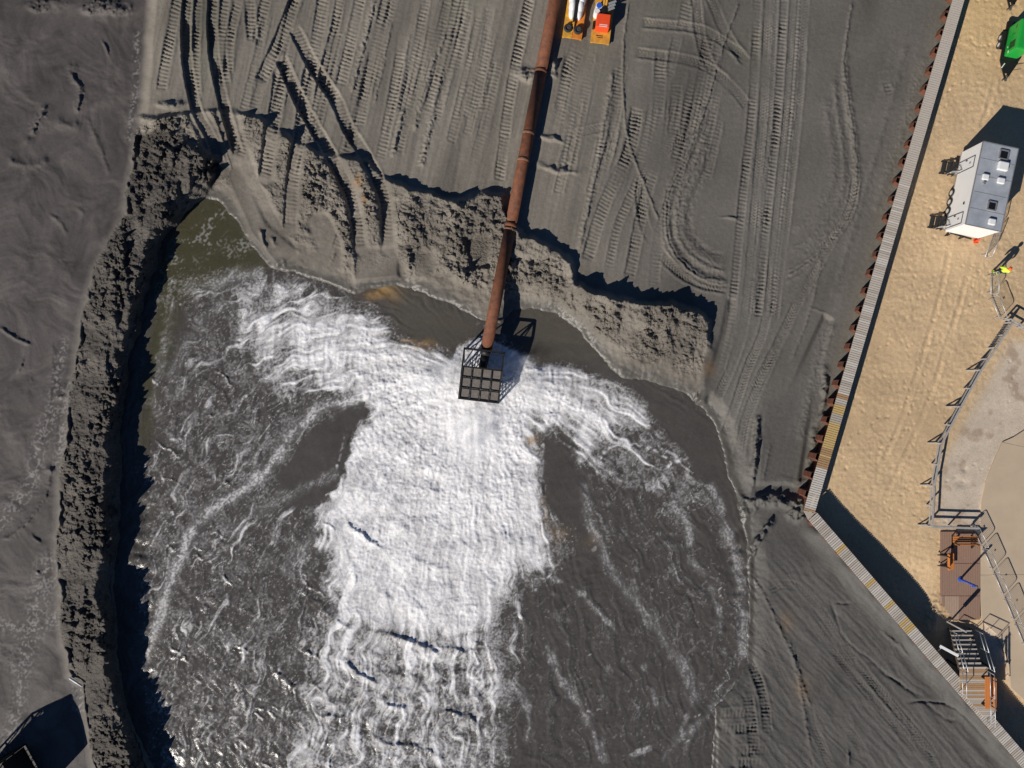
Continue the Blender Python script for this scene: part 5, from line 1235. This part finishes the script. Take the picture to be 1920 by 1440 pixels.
# ------------------------------------------------------------------ beach stairs over the bulkhead
def stairs():
    zt = Z_CAP + .10; b0 = P(1820, 1250, zt); base = Vector((b0.x, b0.y, Z_TAN - .1)); root = empty('beach_stairs', base)
    tag(root, 'timber beach access stairs with galvanised handrails over the bulkhead', 'stairs')
    X0, X1 = P(1800, 1250, zt).x - base.x, P(1842, 1250, zt).x - base.x; hz = zt - base.z
    n = 8; run = .285
    for k in range(n):
        z = hz - (hz - .2) * (k + 1) / (n + .3); y = run * (k + .5)
        MB().box(((X0 + X1) / 2, y, z), (X1 - X0, .24, .045)).build('tread', M['w3'], root, bevel=.006)
    for x in (X0 + .03, X1 - .03): MB().bar((x, -.05, hz - .18), (x, run * n + .1, .05), .06, .22).build('stringer', M['dark_wood'], root)
    # landing planks
    a = P(1866, 1340, zt) - base
    yk = -.02; k = 0
    while yk > -3.6:
        yc = yk - .075
        pyy = 720 - (yc + base.y) * F / (H - zt); wxl = P(float(wall_x(np.array(pyy))) - 5, pyy, zt).x - base.x
        x0 = max(X0, wxl); x1 = a.x
        if x1 - x0 > .25: MB().box(((x0 + x1) / 2, yc, hz - .03), (x1 - x0, .138, .045)).build('landing_plank', R.choice([M['w3'], M['wb'], M['w1']]), root)
        yk -= .152
    for px, py in ((1803, 1254), (1840, 1254), (1862, 1254), (1862, 1330), (1845, 1320)):
        q = P(px, py, zt) - base; MB().bar((q.x, q.y, -.3), (q.x, q.y, hz - .06), .12, .12).build('support_post', M['dark_wood'], root)
    def rail(pts, name='handrail'):
        m_ = MB()
        for zoff in (.95, .5):
            m_.path([Vector((p[0], p[1], p[2] + zoff)) for p in pts], .027, 8)
        for p in pts: m_.tube(p, Vector(p) + Vector((0, 0, .95)), .025, 8)
        m_.build(name, M['galv'], root, True)
    zl = .2
    for x in (X0, X1 + .28):
        rail([(x, 0, hz), (x, run * n / 2, (hz + zl) / 2), (x, run * n, zl)])
    wl = lambda px, py: Vector(((P(px, py, zt) - base).x, (P(px, py, zt) - base).y, hz))
    rail([wl(1797, 1254), wl(1797, 1298)]); rail([wl(1848, 1256), wl(1849, 1300), wl(1850, 1352)])
    # seat on the landing
    return zt
zt = stairs()
bench(1845, 1294, zt, -math.pi / 2, 2.35, 'long orange slatted bench on the stair landing over the bulkhead')
def white_board():
    a, b = P(1762, 1211, Z_CAP - .2), P(1797, 1230, Z_CAP + .15); root = empty('white_beam', a); tag(root, 'white painted beam slanting from the bulkhead cap to the stairs', 'beam')
    d = b - a; MB().bar((0, 0, 0), d, .2, .07).build('board', M['white'], root, bevel=.01)
    MB().bar((d.x * .15, d.y * .15, -.04), (d.x * .1 - .25, d.y * .15 - .28, .02), .05, .05).build('strut', M['white'], root)
white_board()
def stake():
    zz = max(gz(131, 1271), gz(143, 1278), gz(155, 1285)) + .05; a, b = P(131, 1271, zz), P(155, 1285, zz); root = empty('white_plastic_pipe', a); tag(root, 'thin white plastic pipe lying at the foot of the rough berm', 'plastic pipe')
    MB().tube((0, 0, .04), (b.x - a.x, b.y - a.y, .10), .075, 12).build('tube', M['white'], root, True)
stake()

# ------------------------------------------------------------------ spray thrown up round the outlet
def mist():
    m = bpy.data.materials.new('spray_mist'); m.use_nodes = True; t = m.node_tree
    t.nodes.remove(t.nodes['Principled BSDF']); out = t.nodes['Material Output']
    pv = t.nodes.new('ShaderNodeVolumePrincipled'); pv.inputs['Color'].default_value = (.97, .97, .97, 1); pv.inputs['Anisotropy'].default_value = .2
    tc = t.nodes.new('ShaderNodeTexCoord'); ln = t.nodes.new('ShaderNodeVectorMath'); ln.operation = 'LENGTH'
    t.links.new(tc.outputs['Object'], ln.inputs[0])
    fall = t.nodes.new('ShaderNodeMapRange'); fall.interpolation_type = 'SMOOTHSTEP'; fall.inputs['From Min'].default_value = 1.0; fall.inputs['From Max'].default_value = .15
    t.links.new(ln.outputs['Value'], fall.inputs['Value'])
    n = t.nodes.new('ShaderNodeTexNoise'); n.inputs['Scale'].default_value = 1.3; n.inputs['Detail'].default_value = 4
    g = t.nodes.new('ShaderNodeNewGeometry'); t.links.new(g.outputs['Position'], n.inputs['Vector'])
    nr = t.nodes.new('ShaderNodeMapRange'); nr.inputs['From Min'].default_value = .38; nr.inputs['From Max'].default_value = .68; t.links.new(n.outputs['Fac'], nr.inputs['Value'])
    mu = t.nodes.new('ShaderNodeMath'); mu.operation = 'MULTIPLY'; t.links.new(fall.outputs['Result'], mu.inputs[0]); t.links.new(nr.outputs['Result'], mu.inputs[1])
    m2 = t.nodes.new('ShaderNodeMath'); m2.operation = 'MULTIPLY'; m2.inputs[1].default_value = 1.0; t.links.new(mu.outputs[0], m2.inputs[0])
    t.links.new(m2.outputs[0], pv.inputs['Density']); t.links.new(pv.outputs[0], out.inputs['Volume'])
    for px, py, rx, ry, rz_, lb in ((848, 690, 1.6, 1.2, .8, 'white spray cloud at the rear corner of the screening basket towards the berm'), (975, 686, 2.0, 1.2, .8, 'shaded spray cloud at the rear corner of the screening basket towards the beach'), (815, 722, 3.0, 1.6, 1.05, 'white spray cloud beside the screening basket on the berm side'), (990, 732, 2.7, 1.6, 1.05, 'white spray cloud beside the screening basket on the beach side'), (888, 812, 2.4, 3.2, .9, 'white spray cloud thrown out below the front of the screening basket')):
        p = P(px, py, -.45); o = MB().ball((0, 0, 0), 1.0, 20, 12).build('spray_mist', m, None, True, loc=p); o.scale = (rx, ry, rz_)
        tag(o, lb, 'spray', 'spray at the outlet', 'stuff')
mist()
